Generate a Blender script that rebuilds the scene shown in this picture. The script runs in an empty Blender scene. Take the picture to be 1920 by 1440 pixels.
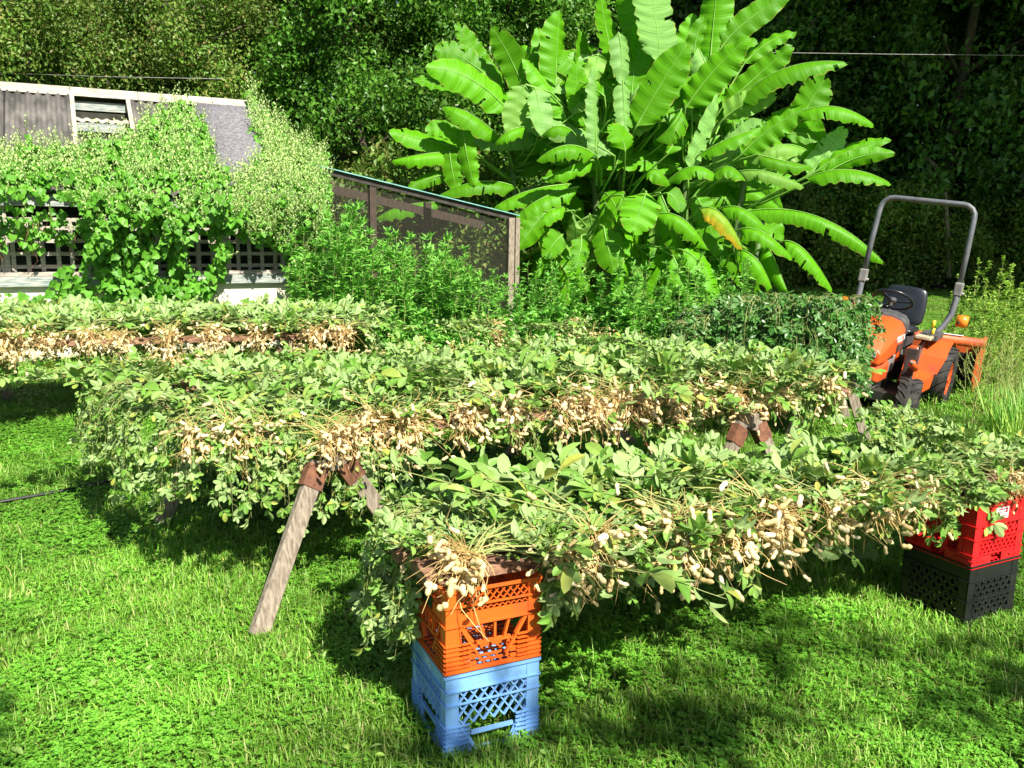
import bpy, math, random
import numpy as np
from mathutils import Matrix, Vector
R = math.radians
SC = bpy.context.scene
COL = SC.collection
rnd = random.Random(7)
rng = np.random.default_rng(7)

# ---------------------------------------------------------------- camera, sky, sun, exposure
CAM_H, PITCH, ROLL, FPX = 1.7, 10.8, 1.0, 1600.0
cd = bpy.data.cameras.new('camera'); cam = bpy.data.objects.new('camera', cd); COL.objects.link(cam)
CM = Matrix.Rotation(R(90 - PITCH), 3, 'X') @ Matrix.Rotation(R(ROLL), 3, 'Z')
cam.matrix_world = Matrix.Translation((0, 0, CAM_H)) @ CM.to_4x4()
cd.sensor_width = 36; cd.lens = 36 * FPX / 1920; cd.clip_end = 400; cd.clip_start = 0.05
SC.camera = cam
SUN_AZ, SUN_EL = 32.0, 47.0        # azimuth measured from straight behind the camera towards the right
sdir = Vector((math.sin(R(SUN_AZ)) * math.cos(R(SUN_EL)), -math.cos(R(SUN_AZ)) * math.cos(R(SUN_EL)), math.sin(R(SUN_EL))))
w = bpy.data.worlds.new('World'); SC.world = w; w.use_nodes = True
nt = w.node_tree; bg = nt.nodes['Background']
sky = nt.nodes.new('ShaderNodeTexSky'); sky.sky_type = 'NISHITA'; sky.sun_disc = False
sky.sun_elevation = R(SUN_EL); sky.sun_rotation = math.atan2(sdir.x, sdir.y)
nt.links.new(sky.outputs[0], bg.inputs[0]); bg.inputs[1].default_value = 0.05
sd = bpy.data.lights.new('sun', 'SUN'); sd.energy = 5.0; sd.angle = R(0.5); sd.color = (1.0, 0.95, 0.84)
sun = bpy.data.objects.new('sun', sd); COL.objects.link(sun)
sun.rotation_euler = sdir.to_track_quat('Z', 'Y').to_euler()
SC.view_settings.view_transform = 'Standard'; SC.view_settings.look = 'None'
SC.view_settings.exposure = 1.0; SC.view_settings.gamma = 1.0; SC.view_settings.use_curve_mapping = False
SC.cycles.max_bounces = 5; SC.cycles.transparent_max_bounces = 12; SC.cycles.diffuse_bounces = 2
SC.cycles.use_denoising = True

# ---------------------------------------------------------------- pixel helpers (photo pixels -> world points)
def ray(px, py):
    return (CM @ Vector(((px - 960) / FPX, (720 - py) / FPX, -1))).normalized()
def G(px, py, z=0.0):               # the point of the ray at height z
    d = ray(px, py); t = (z - CAM_H) / d.z
    return Vector((d.x * t, d.y * t, z))
def P(px, py, Y):                   # the point of the ray at distance Y
    d = ray(px, py); t = Y / d.y
    return Vector((d.x * t, Y, CAM_H + d.z * t))
def ray_plane(px, py, p0, n):
    d = ray(px, py); o = Vector((0, 0, CAM_H)); t = (p0 - o).dot(n) / d.dot(n)
    return o + d * t

# ---------------------------------------------------------------- mesh helpers
class Soup:
    def __init__(s): s.V = []; s.L = []; s.N = []; s.M = []; s.n = 0
    def raw(s, v, f, mi=0):
        v = np.asarray(v, dtype=np.float32).reshape(-1, 3)
        s.V.append(v); s.L.append(np.array([i for q in f for i in q], dtype=np.int32) + s.n)
        s.N.append(np.array([len(q) for q in f], dtype=np.int32)); s.M.append(np.full(len(f), mi, dtype=np.int32)); s.n += len(v); return s
    def add(s, t, A, T, mi=None):   # t = (verts, faces, mats); A (n,3,3) columns = axes; T (n,3)
        v, f, m = t; A = np.asarray(A, dtype=np.float32); T = np.asarray(T, dtype=np.float32); n = len(T)
        if n == 0: return s
        VV = np.einsum('nij,kj->nki', A, v) + T[:, None, :]
        lp = np.array([i for q in f for i in q], dtype=np.int32); k = len(v)
        s.V.append(VV.reshape(-1, 3)); s.L.append((lp[None, :] + (np.arange(n, dtype=np.int32) * k)[:, None]).ravel() + s.n)
        s.N.append(np.tile(np.array([len(q) for q in f], dtype=np.int32), n))
        s.M.append(np.tile(np.array(m if mi is None else [mi] * len(f), dtype=np.int32), n)); s.n += n * k; return s
    def box(s, c, size, rot=None, mi=0, taper=1.0):
        hx, hy, hz = [q / 2 for q in size]; v = []
        for z, t in ((-hz, 1), (hz, taper)):
            for x, y in ((-hx, -hy), (hx, -hy), (hx, hy), (-hx, hy)): v.append(Vector((x * t, y * t, z)))
        if rot is not None: v = [rot @ p for p in v]
        v = [p + Vector(c) for p in v]
        return s.raw([tuple(p) for p in v], [(3, 2, 1, 0), (4, 5, 6, 7), (0, 1, 5, 4), (1, 2, 6, 5), (2, 3, 7, 6), (3, 0, 4, 7)], mi)
    def beam(s, a, b, wd, th, up=Vector((0, 0, 1)), mi=0):    # a bar from a to b: width wd across, thickness th along up
        a = Vector(a); b = Vector(b); d = (b - a); L = d.length; d.normalize()
        x = d.cross(up).normalized(); u = x.cross(d).normalized()
        rot = Matrix((x, u, d)).transposed()
        return s.box((a + b) / 2, (wd, th, L), rot, mi)
    def tube(s, pts, rad, k=6, mi=0, cap=True):
        pts = [Vector(p) for p in pts]; n = len(pts)
        rad = rad if hasattr(rad, '__len__') else [rad] * n
        ref = Vector((0.3, 0.2, 1)).normalized(); v = []; f = []
        for i, p in enumerate(pts):
            d = (pts[min(i + 1, n - 1)] - pts[max(i - 1, 0)])
            d = d.normalized() if d.length > 1e-9 else Vector((0, 0, 1))
            if abs(d.dot(ref)) > 0.96: ref = Vector((1, 0.1, 0)).normalized()
            x = d.cross(ref).normalized(); y = d.cross(x); ref = -x.cross(d) if False else ref
            for j in range(k):
                a = 2 * math.pi * j / k; q = p + (x * math.cos(a) + y * math.sin(a)) * rad[i]; v.append(tuple(q))
        for i in range(n - 1):
            for j in range(k): f.append((i * k + j, i * k + (j + 1) % k, (i + 1) * k + (j + 1) % k, (i + 1) * k + j))
        if cap and k > 2: f.append(tuple(range(k - 1, -1, -1))); f.append(tuple(range((n - 1) * k, n * k)))
        return s.raw(v, f, mi)
    def lathe(s, prof, k, M=None, mi=0, closed=False):        # prof (r, y): spun round the local Y axis
        v = []; f = []; n = len(prof)
        for r, y in prof:
            for j in range(k):
                a = 2 * math.pi * j / k; p = Vector((r * math.cos(a), y, r * math.sin(a))); v.append(tuple(M @ p if M else p))
        rg = n if closed else n - 1
        for i in range(rg):
            i2 = (i + 1) % n
            for j in range(k): f.append((i * k + (j + 1) % k, i * k + j, i2 * k + j, i2 * k + (j + 1) % k))
        if not closed: f.append(tuple(range(k))); f.append(tuple(range(n * k - 1, (n - 1) * k - 1, -1)))
        return s.raw(v, f, mi)
    def mesh(s, name, mats, smooth=False):
        V = np.concatenate(s.V); L = np.concatenate(s.L); N = np.concatenate(s.N); M = np.concatenate(s.M)
        me = bpy.data.meshes.new(name)
        me.vertices.add(len(V)); me.vertices.foreach_set('co', V.ravel())
        me.loops.add(len(L)); me.loops.foreach_set('vertex_index', L)
        me.polygons.add(len(N)); st = np.concatenate(([0], np.cumsum(N)[:-1])).astype(np.int32)
        me.polygons.foreach_set('loop_start', st); me.polygons.foreach_set('material_index', M)
        me.polygons.foreach_set('use_smooth', np.full(len(N), bool(smooth)))
        for m in (mats if isinstance(mats, (list, tuple)) else [mats]): me.materials.append(m)
        me.update(calc_edges=True); me.validate(); return me
    def tmpl(s): 
        V = np.concatenate(s.V); L = np.concatenate(s.L); N = np.concatenate(s.N); M = np.concatenate(s.M); f = []; i = 0
        for k in N: f.append(tuple(int(q) for q in L[i:i + k])); i += k
        return (V, f, [int(m) for m in M])

def tag(o, label=None, cat=None, group=None, kind=None):
    if label: o['label'] = label
    if cat: o['category'] = cat
    if group: o['group'] = group
    if kind: o['kind'] = kind
    return o
def thing(name, label, cat, loc=(0, 0, 0), rz=0, group=None):
    o = bpy.data.objects.new(name, None); COL.objects.link(o); o.location = loc; o.rotation_euler = (0, 0, rz); o.empty_display_size = 0.1
    return tag(o, label, cat, group)
def ob(name, me, parent=None, mat=None):
    o = bpy.data.objects.new(name, me); COL.objects.link(o)
    if parent is not None: o.parent = parent
    if mat is not None: o.matrix_basis = mat
    return o
def part(name, s, mats, parent, smooth=False, bevel=0.0):
    o = ob(name, s.mesh(name, mats, smooth), parent)
    if bevel:
        m = o.modifiers.new('bevel', 'BEVEL'); m.width = bevel; m.segments = 2; m.limit_method = 'ANGLE'; m.angle_limit = R(40)
    return o
def frames(dirs, nrm):               # arrays of leaf axes: X side, Y along, Z normal
    Y = dirs / np.linalg.norm(dirs, axis=1, keepdims=True)
    X = np.cross(Y, nrm); X /= np.maximum(np.linalg.norm(X, axis=1, keepdims=True), 1e-6)
    Z = np.cross(X, Y); return np.stack([X, Y, Z], axis=2)

# ---------------------------------------------------------------- materials
def new_mat(name):
    m = bpy.data.materials.new(name); m.use_nodes = True; n = m.node_tree; n.nodes.clear()
    o = n.nodes.new('ShaderNodeOutputMaterial'); return m, n, o
def ramp(n, cols, fac):
    r = n.nodes.new('ShaderNodeValToRGB'); e = r.color_ramp.elements
    while len(e) < len(cols): e.new(0.5)
    for i, (p, c) in enumerate(cols): e[i].position = p; e[i].color = (*c, 1)
    n.links.new(fac, r.inputs[0]); return r.outputs[0]
def leaf_mat(name, cols, under=None, rough=0.45, trans=0.25, spec=0.4, patch=0.0, patch_scale=0.5):
    """cols: ramp colours picked at random leaf by leaf"""
    m, n, o = new_mat(name); N = n.nodes.new; L = n.links.new
    g = N('ShaderNodeNewGeometry'); oi = N('ShaderNodeObjectInfo')
    a = N('ShaderNodeMath'); a.operation = 'ADD'; L(g.outputs['Random Per Island'], a.inputs[0]); L(oi.outputs['Random'], a.inputs[1])
    fr = N('ShaderNodeMath'); fr.operation = 'FRACT'; L(a.outputs[0], fr.inputs[0]); fac = fr.outputs[0]
    k = len(cols); c = ramp(n, [(i / (k - 1) if k > 1 else 0, q) for i, q in enumerate(cols)], fac)
    if under:
        mx = N('ShaderNodeMix'); mx.data_type = 'RGBA'; L(g.outputs['Backfacing'], mx.inputs[0]); L(c, mx.inputs[6])
        mu = N('ShaderNodeMix'); mu.data_type = 'RGBA'; mu.inputs[0].default_value = 0.7; L(c, mu.inputs[6]); mu.inputs[7].default_value = (*under, 1)
        L(mu.outputs[2], mx.inputs[7]); c = mx.outputs[2]
    if patch:
        tc = N('ShaderNodeNewGeometry'); nz = N('ShaderNodeTexNoise'); nz.inputs['Scale'].default_value = patch_scale; nz.inputs['Detail'].default_value = 3
        L(tc.outputs['Position'], nz.inputs['Vector'])
        mr = N('ShaderNodeMapRange'); mr.inputs[1].default_value = 0.35; mr.inputs[2].default_value = 0.65; mr.inputs[3].default_value = 1 - patch; mr.inputs[4].default_value = 1 + patch
        L(nz.outputs[0], mr.inputs[0]); vm = N('ShaderNodeVectorMath'); vm.operation = 'SCALE'; L(c, vm.inputs[0]); L(mr.outputs[0], vm.inputs['Scale']); c = vm.outputs[0]
    b = N('ShaderNodeBsdfPrincipled'); b.inputs['Roughness'].default_value = rough; b.inputs['Specular IOR Level'].default_value = spec
    L(c, b.inputs['Base Color']); t = N('ShaderNodeBsdfTranslucent'); L(c, t.inputs[0])
    ms = N('ShaderNodeMixShader'); ms.inputs[0].default_value = trans; L(b.outputs[0], ms.inputs[1]); L(t.outputs[0], ms.inputs[2]); L(ms.outputs[0], o.inputs[0])
    return m
def solid(name, c1, c2=None, scale=8, rough=0.6, bump=0.0, metal=0.0, stretch=(1, 1, 1), spec=0.5, trans=0, detail=6, lo=0.35, hi=0.65):
    m, n, o = new_mat(name); N = n.nodes.new; L = n.links.new
    b = N('ShaderNodeBsdfPrincipled'); b.inputs['Roughness'].default_value = rough; b.inputs['Metallic'].default_value = metal; b.inputs['Specular IOR Level'].default_value = spec
    tc = N('ShaderNodeTexCoord'); mp = N('ShaderNodeMapping'); mp.inputs['Scale'].default_value = stretch; L(tc.outputs['Object'], mp.inputs[0])
    nz = N('ShaderNodeTexNoise'); nz.inputs['Scale'].default_value = scale; nz.inputs['Detail'].default_value = detail; L(mp.outputs[0], nz.inputs['Vector'])
    L(ramp(n, [(lo, c1), (hi, c2 or c1)], nz.outputs[0]), b.inputs['Base Color'])
    if bump:
        bp = N('ShaderNodeBump'); bp.inputs['Strength'].default_value = bump; bp.inputs['Distance'].default_value = 0.01; L(nz.outputs[0], bp.inputs['Height']); L(bp.outputs[0], b.inputs['Normal'])
    L(b.outputs[0], o.inputs[0]); return m

M = {}
M['pleaf'] = leaf_mat('peanut_leaf', [(.10, .24, .025), (.17, .33, .05), (.25, .39, .10), (.13, .30, .035), (.29, .42, .12), (.21, .37, .06), (.15, .34, .04), (.24, .40, .09), (.40, .42, .08), (.19, .35, .06), (.12, .27, .03)], under=(.34, .47, .19), trans=.18, rough=.55, spec=.3)
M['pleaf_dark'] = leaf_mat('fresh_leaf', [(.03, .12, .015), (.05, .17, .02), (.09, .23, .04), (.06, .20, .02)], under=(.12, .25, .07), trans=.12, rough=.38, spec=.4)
M['pstem'] = leaf_mat('peanut_stem', [(.30, .36, .10), (.38, .38, .14), (.24, .34, .10)], trans=0.05, rough=.6)
M['root'] = leaf_mat('root', [(.58, .38, .13), (.72, .52, .22), (.44, .28, .09)], trans=0.0, rough=.8)
M['pod'] = leaf_mat('pod', [(.72, .53, .26), (.80, .62, .34), (.60, .42, .18), (.86, .72, .48)], trans=0.0, rough=.7)
M['grass'] = leaf_mat('grass_blade', [(.09, .25, .012), (.16, .38, .03), (.23, .47, .05), (.36, .54, .13), (.11, .30, .016), (.19, .43, .035), (.14, .34, .02), (.46, .42, .17)], trans=.25, rough=.5, patch=.35, patch_scale=.9)
M['clover'] = leaf_mat('clover_leaf', [(.08, .26, .015), (.14, .38, .03), (.20, .45, .05)], trans=.2, rough=.5, patch=.35, patch_scale=.9)
M['banana'] = None
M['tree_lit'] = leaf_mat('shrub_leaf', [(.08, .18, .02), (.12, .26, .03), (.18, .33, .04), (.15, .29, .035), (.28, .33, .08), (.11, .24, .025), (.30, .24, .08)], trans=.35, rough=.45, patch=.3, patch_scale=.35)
M['tree_dark'] = leaf_mat('forest_leaf_shaded', [(.04, .11, .018), (.06, .15, .024), (.09, .19, .03)], trans=.15, rough=.4, patch=.3, patch_scale=.4)  # leaf greens darkened, so the wood's shade is partly in the colour
M['bark'] = solid('bark', (.04, .032, .022), (.11, .09, .065), 14, .9, .6, stretch=(1, 1, .25))
M['tree_green'] = leaf_mat('fresh_shrub_leaf', [(.05, .15, .015), (.08, .23, .02), (.12, .30, .025), (.09, .26, .02), (.19, .34, .05)], trans=.35, rough=.4, patch=.35, patch_scale=.35)
M['vine'] = leaf_mat('vine_leaf', [(.08, .27, .02), (.13, .37, .03), (.17, .43, .045), (.06, .20, .015)], trans=.2, rough=.45, spec=.3)
M['flower'] = leaf_mat('vine_flower', [(.44, .60, .20), (.55, .68, .28), (.36, .54, .13)], trans=.2, rough=.7)
M['weed'] = leaf_mat('weed_leaf', [(.11, .36, .035), (.17, .46, .05), (.25, .55, .08), (.08, .28, .03)], trans=.25, rough=.5)
M['ybush'] = leaf_mat('yellow_green_leaf', [(.26, .46, .05), (.34, .55, .07), (.42, .60, .12)], trans=.25, rough=.5)
M['oldwood'] = solid('weathered_wood', (.17, .135, .10), (.36, .30, .23), 11, .9, .5, stretch=(7, 7, 1.2))
M['redwood'] = solid('brown_wood', (.13, .06, .035), (.36, .2, .12), 9, .8, .4, stretch=(1.0, 8, 8))
M['rust'] = solid('rusty_metal', (.12, .05, .03), (.24, .10, .05), 30, .7, .3)

def banana_mat(name, base, under, yellow=0):
    m, n, o = new_mat(name); N = n.nodes.new; L = n.links.new
    uv = N('ShaderNodeUVMap'); sep = N('ShaderNodeSeparateXYZ'); L(uv.outputs[0], sep.inputs[0])
    g = N('ShaderNodeNewGeometry'); oi = N('ShaderNodeObjectInfo')
    wv = N('ShaderNodeTexNoise'); wv.noise_dimensions = '2D'; mp = N('ShaderNodeMapping'); mp.inputs['Scale'].default_value = (1.5, 90, 1); L(uv.outputs[0], mp.inputs[0]); L(mp.outputs[0], wv.inputs['Vector']); wv.inputs['Scale'].default_value = 1.0; wv.inputs['Detail'].default_value = 4
    lo = tuple(q * .78 for q in base); hi = tuple(min(q * 1.22, 1) for q in base)
    c = ramp(n, [(.3, lo), (.7, hi)], wv.outputs[0])
    mx = N('ShaderNodeMix'); mx.data_type = 'RGBA'; L(g.outputs['Backfacing'], mx.inputs[0]); L(c, mx.inputs[6]); mx.inputs[7].default_value = (*under, 1); c = mx.outputs[2]
    hs = N('ShaderNodeHueSaturation'); mr = N('ShaderNodeMapRange'); mr.inputs[3].default_value = .8; mr.inputs[4].default_value = 1.25; L(oi.outputs['Random'], mr.inputs[0]); L(mr.outputs[0], hs.inputs['Value']); L(c, hs.inputs['Color']); c = hs.outputs[0]
    # brown-yellow dry margin
    ed = N('ShaderNodeMath'); ed.operation = 'SUBTRACT'; L(sep.outputs[0], ed.inputs[0]); ed.inputs[1].default_value = .5
    ab = N('ShaderNodeMath'); ab.operation = 'ABSOLUTE'; L(ed.outputs[0], ab.inputs[0])
    if yellow: ab.operation = 'MULTIPLY'; ab.inputs[1].default_value = yellow
    nz = N('ShaderNodeTexNoise'); nz.inputs['Scale'].default_value = 6; L(uv.outputs[0], nz.inputs['Vector'])
    sm = N('ShaderNodeMath'); sm.operation = 'MULTIPLY_ADD'; L(nz.outputs[0], sm.inputs[0]); sm.inputs[1].default_value = .25; L(ab.outputs[0], sm.inputs[2])
    rr = N('ShaderNodeMapRange'); rr.inputs[1].default_value = .60 if not yellow else .30; rr.inputs[2].default_value = .64 if not yellow else .58; L(sm.outputs[0], rr.inputs[0])
    my = N('ShaderNodeMix'); my.data_type = 'RGBA'; L(rr.outputs[0], my.inputs[0]); L(c, my.inputs[6]); my.inputs[7].default_value = (.72, .46, .03, 1) if yellow else (.30, .36, .06, 1); c = my.outputs[2]
    b = N('ShaderNodeBsdfPrincipled'); b.inputs['Roughness'].default_value = .45; b.inputs['Specular IOR Level'].default_value = .22; L(c, b.inputs['Base Color'])
    bp = N('ShaderNodeBump'); bp.inputs['Strength'].default_value = .35; bp.inputs['Distance'].default_value = .01; L(wv.outputs[0], bp.inputs['Height']); L(bp.outputs[0], b.inputs['Normal'])
    t = N('ShaderNodeBsdfTranslucent'); L(c, t.inputs[0]); ms = N('ShaderNodeMixShader'); ms.inputs[0].default_value = .32
    L(b.outputs[0], ms.inputs[1]); L(t.outputs[0], ms.inputs[2]); L(ms.outputs[0], o.inputs[0]); return m
M['banana'] = banana_mat('banana_leaf', (.105, .345, .006), (.16, .40, .025))
M['banana_pale'] = banana_mat('banana_leaf_underside', (.24, .49, .12), (.16, .42, .06))
M['banana_olive'] = banana_mat('banana_leaf_olive', (.20, .42, .06), (.25, .46, .12))
M['banana_yellow'] = banana_mat('banana_leaf_yellowing', (.26, .45, .03), (.3, .45, .05), 1)
M['midrib'] = solid('banana_midrib', (.12, .32, .03), (.22, .42, .07), 5, .5)
M['pseudo'] = solid('banana_stem', (.05, .11, .02), (.13, .22, .05), 6, .55, .2, stretch=(1, 1, .3))

# ---------------------------------------------------------------- ground
TR_RL = Vector((4.15, 8.3, 0))      # rear left wheel of the tractor
def gz(x, y):
    h = 0.03 * np.sin(x * .55 + 1.0) * np.sin(y * .45) * np.clip((y - 4) / 6, 0, 1)
    h = h + 0.075 * np.exp(-(((x - 2.9) / .8) ** 2 + ((y - 8.7) / .9) ** 2))
    return h
s = Soup(); xs = np.concatenate([[-200, -60, -25], np.linspace(-14, 14, 81), [25, 60, 200]]); ys = np.concatenate([[-60, -10], np.linspace(0, 30, 86), [45, 90, 300]])
X, Y = np.meshgrid(xs, ys); V = np.stack([X, Y, np.where((np.abs(X) < 14) & (Y > 0) & (Y < 30), gz(X, Y), 0)], 2).reshape(-1, 3)
nx = len(xs); F = [(j * nx + i, j * nx + i + 1, (j + 1) * nx + i + 1, (j + 1) * nx + i) for j in range(len(ys) - 1) for i in range(nx - 1)]
s.raw(V, F)
def ground_mat():
    m, n, o = new_mat('lawn_soil'); N = n.nodes.new; L = n.links.new
    g = N('ShaderNodeNewGeometry'); a = N('ShaderNodeTexNoise'); a.inputs['Scale'].default_value = 1.1; a.inputs['Detail'].default_value = 4; L(g.outputs['Position'], a.inputs['Vector'])
    b2 = N('ShaderNodeTexNoise'); b2.inputs['Scale'].default_value = 45; b2.inputs['Detail'].default_value = 6; b2.inputs['Roughness'].default_value = .75; L(g.outputs['Position'], b2.inputs['Vector'])
    c1 = ramp(n, [(.35, (.09, .20, .02)), (.6, (.18, .31, .045)), (.8, (.28, .34, .09))], a.outputs[0])
    c2 = ramp(n, [(.35, (.25, .25, .25)), (.7, (1.35, 1.35, 1.3))], b2.outputs[0])
    mu = N('ShaderNodeMix'); mu.data_type = 'RGBA'; mu.blend_type = 'MULTIPLY'; mu.inputs[0].default_value = 1; L(c1, mu.inputs[6]); L(c2, mu.inputs[7])
    b = N('ShaderNodeBsdfPrincipled'); b.inputs['Roughness'].default_value = .9; b.inputs['Specular IOR Level'].default_value = .1; L(mu.outputs[2], b.inputs['Base Color'])
    bp = N('ShaderNodeBump'); bp.inputs['Strength'].default_value = 1; bp.inputs['Distance'].default_value = .03; L(b2.outputs[0], bp.inputs['Height']); L(bp.outputs[0], b.inputs['Normal'])
    L(b.outputs[0], o.inputs[0]); return m
M['soil'] = ground_mat()
gr = ob('lawn_ground', s.mesh('lawn_ground', M['soil'], True)); tag(gr, kind='structure')

# ---------------------------------------------------------------- grass (instanced tufts, one object)
def blade_tuft(n, hmin, hmax, spread, wd, lmax=1.1):
    s = Soup()
    for i in range(n):
        a = rnd.uniform(0, 6.283); r = spread * math.sqrt(rnd.random()); b = Vector((r * math.cos(a), r * math.sin(a), -0.003))
        h = rnd.uniform(hmin, hmax); la = rnd.uniform(0, 6.283); lean = rnd.uniform(.15, lmax) * h; d = Vector((math.cos(la), math.sin(la), 0)); sd_ = Vector((-d.y, d.x, 0)) * wd * rnd.uniform(.7, 1.3)
        p1 = b + Vector((0, 0, h * .5)) + d * lean * .3; p2 = b + Vector((0, 0, h * (.95 if lean < .6 * h else .7))) + d * lean
        s.raw([b - sd_ / 2, b + sd_ / 2, p1 + sd_ * .45, p1 - sd_ * .45, p2], [(0, 1, 2, 3), (3, 2, 4)], 0)
    return s
def clover_tuft(n, spread, hmin, hmax, sz):
    s = Soup()
    for i in range(n):
        a = rnd.uniform(0, 6.283); r = spread * math.sqrt(rnd.random()); c = Vector((r * math.cos(a), r * math.sin(a), rnd.uniform(hmin, hmax)))
        a0 = rnd.uniform(0, 6.283); z = sz * rnd.uniform(.7, 1.3); tl = Vector((rnd.uniform(-.35, .35), rnd.uniform(-.35, .35), 1)).normalized()
        x = tl.orthogonal().normalized(); y = tl.cross(x)
        for k in range(3):
            b = a0 + k * 2.094; u = x * math.cos(b) + y * math.sin(b); v = tl.cross(u)
            s.raw([c, c + u * z * .55 - v * z * .5 + tl * z * .1, c + u * z * 1.0 - v * z * .28 + tl * z * .15, c + u * z * 1.0 + v * z * .28 + tl * z * .15, c + u * z * .55 + v * z * .5 + tl * z * .1], [(0, 1, 2, 3, 4)], 1)
    return s
gcol = bpy.data.collections.new('tuft_sources')
srcs = [blade_tuft(34, .03, .075, .075, .0042), blade_tuft(34, .025, .06, .08, .0046), blade_tuft(22, .06, .13, .05, .0045), clover_tuft(34, .08, .010, .036, .0085), clover_tuft(26, .08, .012, .042, .0115), blade_tuft(26, .035, .08, .09, .006)]
for i, t in enumerate(srcs):
    o = bpy.data.objects.new('tuft_%d' % i, t.mesh('tuft', [M['grass'], M['clover']])); gcol.objects.link(o)
pts = []; sc = []; idx = []
def nz2(x, y): return np.sin(x * 1.7 + 1.3) * np.sin(y * 2.1 + .4) + .6 * np.sin(x * 4.1 + y * 2.7) + .4 * np.sin(x * 7.3 - y * 6.1)
for y0, y1, dens, sm in ((2.0, 3.6, 560, .85), (3.6, 5.2, 420, .95), (5.2, 7.5, 260, 1.15), (7.5, 11, 110, 1.4), (11, 17, 60, 1.0), (17, 27, 26, 1.1)):
    xw = .64 * y1 + .5; xl = -xw if y1 < 8 else (-.6 * y1 if y1 < 12 else .15 * y0)
    n = int((xw - xl) * (y1 - y0) * dens); x = rng.uniform(xl, xw, n); y = rng.uniform(y0, y1, n)
    k = np.abs(x) < .64 * y + .4; x = x[k]; y = y[k]; n = len(x)
    q = nz2(x, y) + rng.normal(0, .7, n)
    idd = np.where(q > .75, 3, np.where(q > .2, 4, np.where(q > -.5, 0, np.where(q > -1.3, 1, 5)))); idd = np.where(rng.random(n) < .03, 2, idd)
    pts.append(np.stack([x, y, gz(x, y)], 1)); sc.append(sm * rng.uniform(.7, 1.25, n)); idx.append(idd)
pts = np.concatenate(pts).astype(np.float32); sc = np.concatenate(sc); idx = np.concatenate(idx)
gm = bpy.data.meshes.new('grass'); gm.vertices.add(len(pts)); gm.vertices.foreach_set('co', pts.ravel())
ra = gm.attributes.new('rot', 'FLOAT_VECTOR', 'POINT'); rr_ = np.stack([rng.normal(0, .06, len(pts)), rng.normal(0, .06, len(pts)), rng.uniform(0, 6.283, len(pts))], 1).astype(np.float32); ra.data.foreach_set('vector', rr_.ravel())
sa = gm.attributes.new('scl', 'FLOAT', 'POINT'); sa.data.foreach_set('value', sc.astype(np.float32))
ia = gm.attributes.new('idx', 'INT', 'POINT'); ia.data.foreach_set('value', idx.astype(np.int32))
ng = bpy.data.node_groups.new('tufts', 'GeometryNodeTree')
ng.interface.new_socket('Geometry', in_out='INPUT', socket_type='NodeSocketGeometry'); ng.interface.new_socket('Geometry', in_out='OUTPUT', socket_type='NodeSocketGeometry')
gi = ng.nodes.new('NodeGroupInput'); go = ng.nodes.new('NodeGroupOutput'); ip = ng.nodes.new('GeometryNodeInstanceOnPoints')
ci = ng.nodes.new('GeometryNodeCollectionInfo'); ci.inputs[0].default_value = gcol; ci.inputs[1].default_value = True; ci.inputs[2].default_value = True
def na(nm, ty):
    a = ng.nodes.new('GeometryNodeInputNamedAttribute'); a.data_type = ty; a.inputs[0].default_value = nm; return next(q for q in a.outputs if q.enabled and q.name == 'Attribute')
ng.links.new(gi.outputs[0], ip.inputs['Points']); ng.links.new(ci.outputs[0], ip.inputs['Instance']); ip.inputs['Pick Instance'].default_value = True
ng.links.new(na('idx', 'INT'), ip.inputs['Instance Index']); ng.links.new(na('rot', 'FLOAT_VECTOR'), ip.inputs['Rotation']); ng.links.new(na('scl', 'FLOAT'), ip.inputs['Scale'])
ng.links.new(ip.outputs[0], go.inputs[0])
grass = ob('grass', gm); tag(grass, 'short bright green lawn of grass and clover under the racks', 'grass', kind='stuff')
md = grass.modifiers.new('tufts', 'NODES'); md.node_group = ng

# ---------------------------------------------------------------- trees
DIA = (np.array([(0, 0, 0), (-.32, .42, .10), (0, 1, -.06), (.32, .42, .10)], dtype=np.float32), [(0, 1, 2), (0, 2, 3)], [0, 0])
def unit(a): return a / np.maximum(np.linalg.norm(a, axis=1, keepdims=True), 1e-6)
def crown_mesh(name, w_, h, n, lf, mat, clumps=46, seed=1, z0=0.0):
    g = np.random.default_rng(seed); c = unit(g.normal(size=(clumps, 3))) * (g.uniform(.45, 1.0, clumps) ** .6)[:, None]
    c[:, 2] = c[:, 2] * .5 + .5; C = c * np.array([w_, w_, h]) ; C[:, 2] += z0
    k = g.integers(0, clumps, n); rad = g.uniform(.22, .42, clumps)[k] * w_
    d = unit(g.normal(size=(n, 3))); T = C[k] + d * (g.random(n) ** .45 * rad)[:, None]
    out = d * .8 + np.array([0, 0, .5]) + g.normal(0, .5, (n, 3)); dr = unit(g.normal(size=(n, 3)) + np.array([0, 0, -.35]))
    A = frames(dr, unit(out)) * (lf * g.uniform(.6, 1.35, n))[:, None, None]
    s = Soup(); s.add(DIA, A, T)
    return s.mesh(name, mat)
def trunk_mesh(name, h, r, seed, w_):
    g = random.Random(seed); s = Soup(); p = [Vector((0, 0, -.1))]; 
    for i in range(6): p.append(p[-1] + Vector((g.uniform(-.18, .18), g.uniform(-.18, .18), h / 6)))
    s.tube(p, [r * (1 - .11 * i) for i in range(7)], 8)
    for i in range(9):
        a = g.uniform(0, 6.28); b = p[g.randint(2, 5)]; L_ = w_ * g.uniform(.5, .9); q = [b]
        for j in range(4): q.append(q[-1] + Vector((math.cos(a), math.sin(a), .6 + g.uniform(-.3, .3))) * L_ / 4)
        s.tube(q, [r * .4 * (1 - .2 * j) for j in range(5)], 5)
    return s.mesh(name, M['bark'], True)
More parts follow.
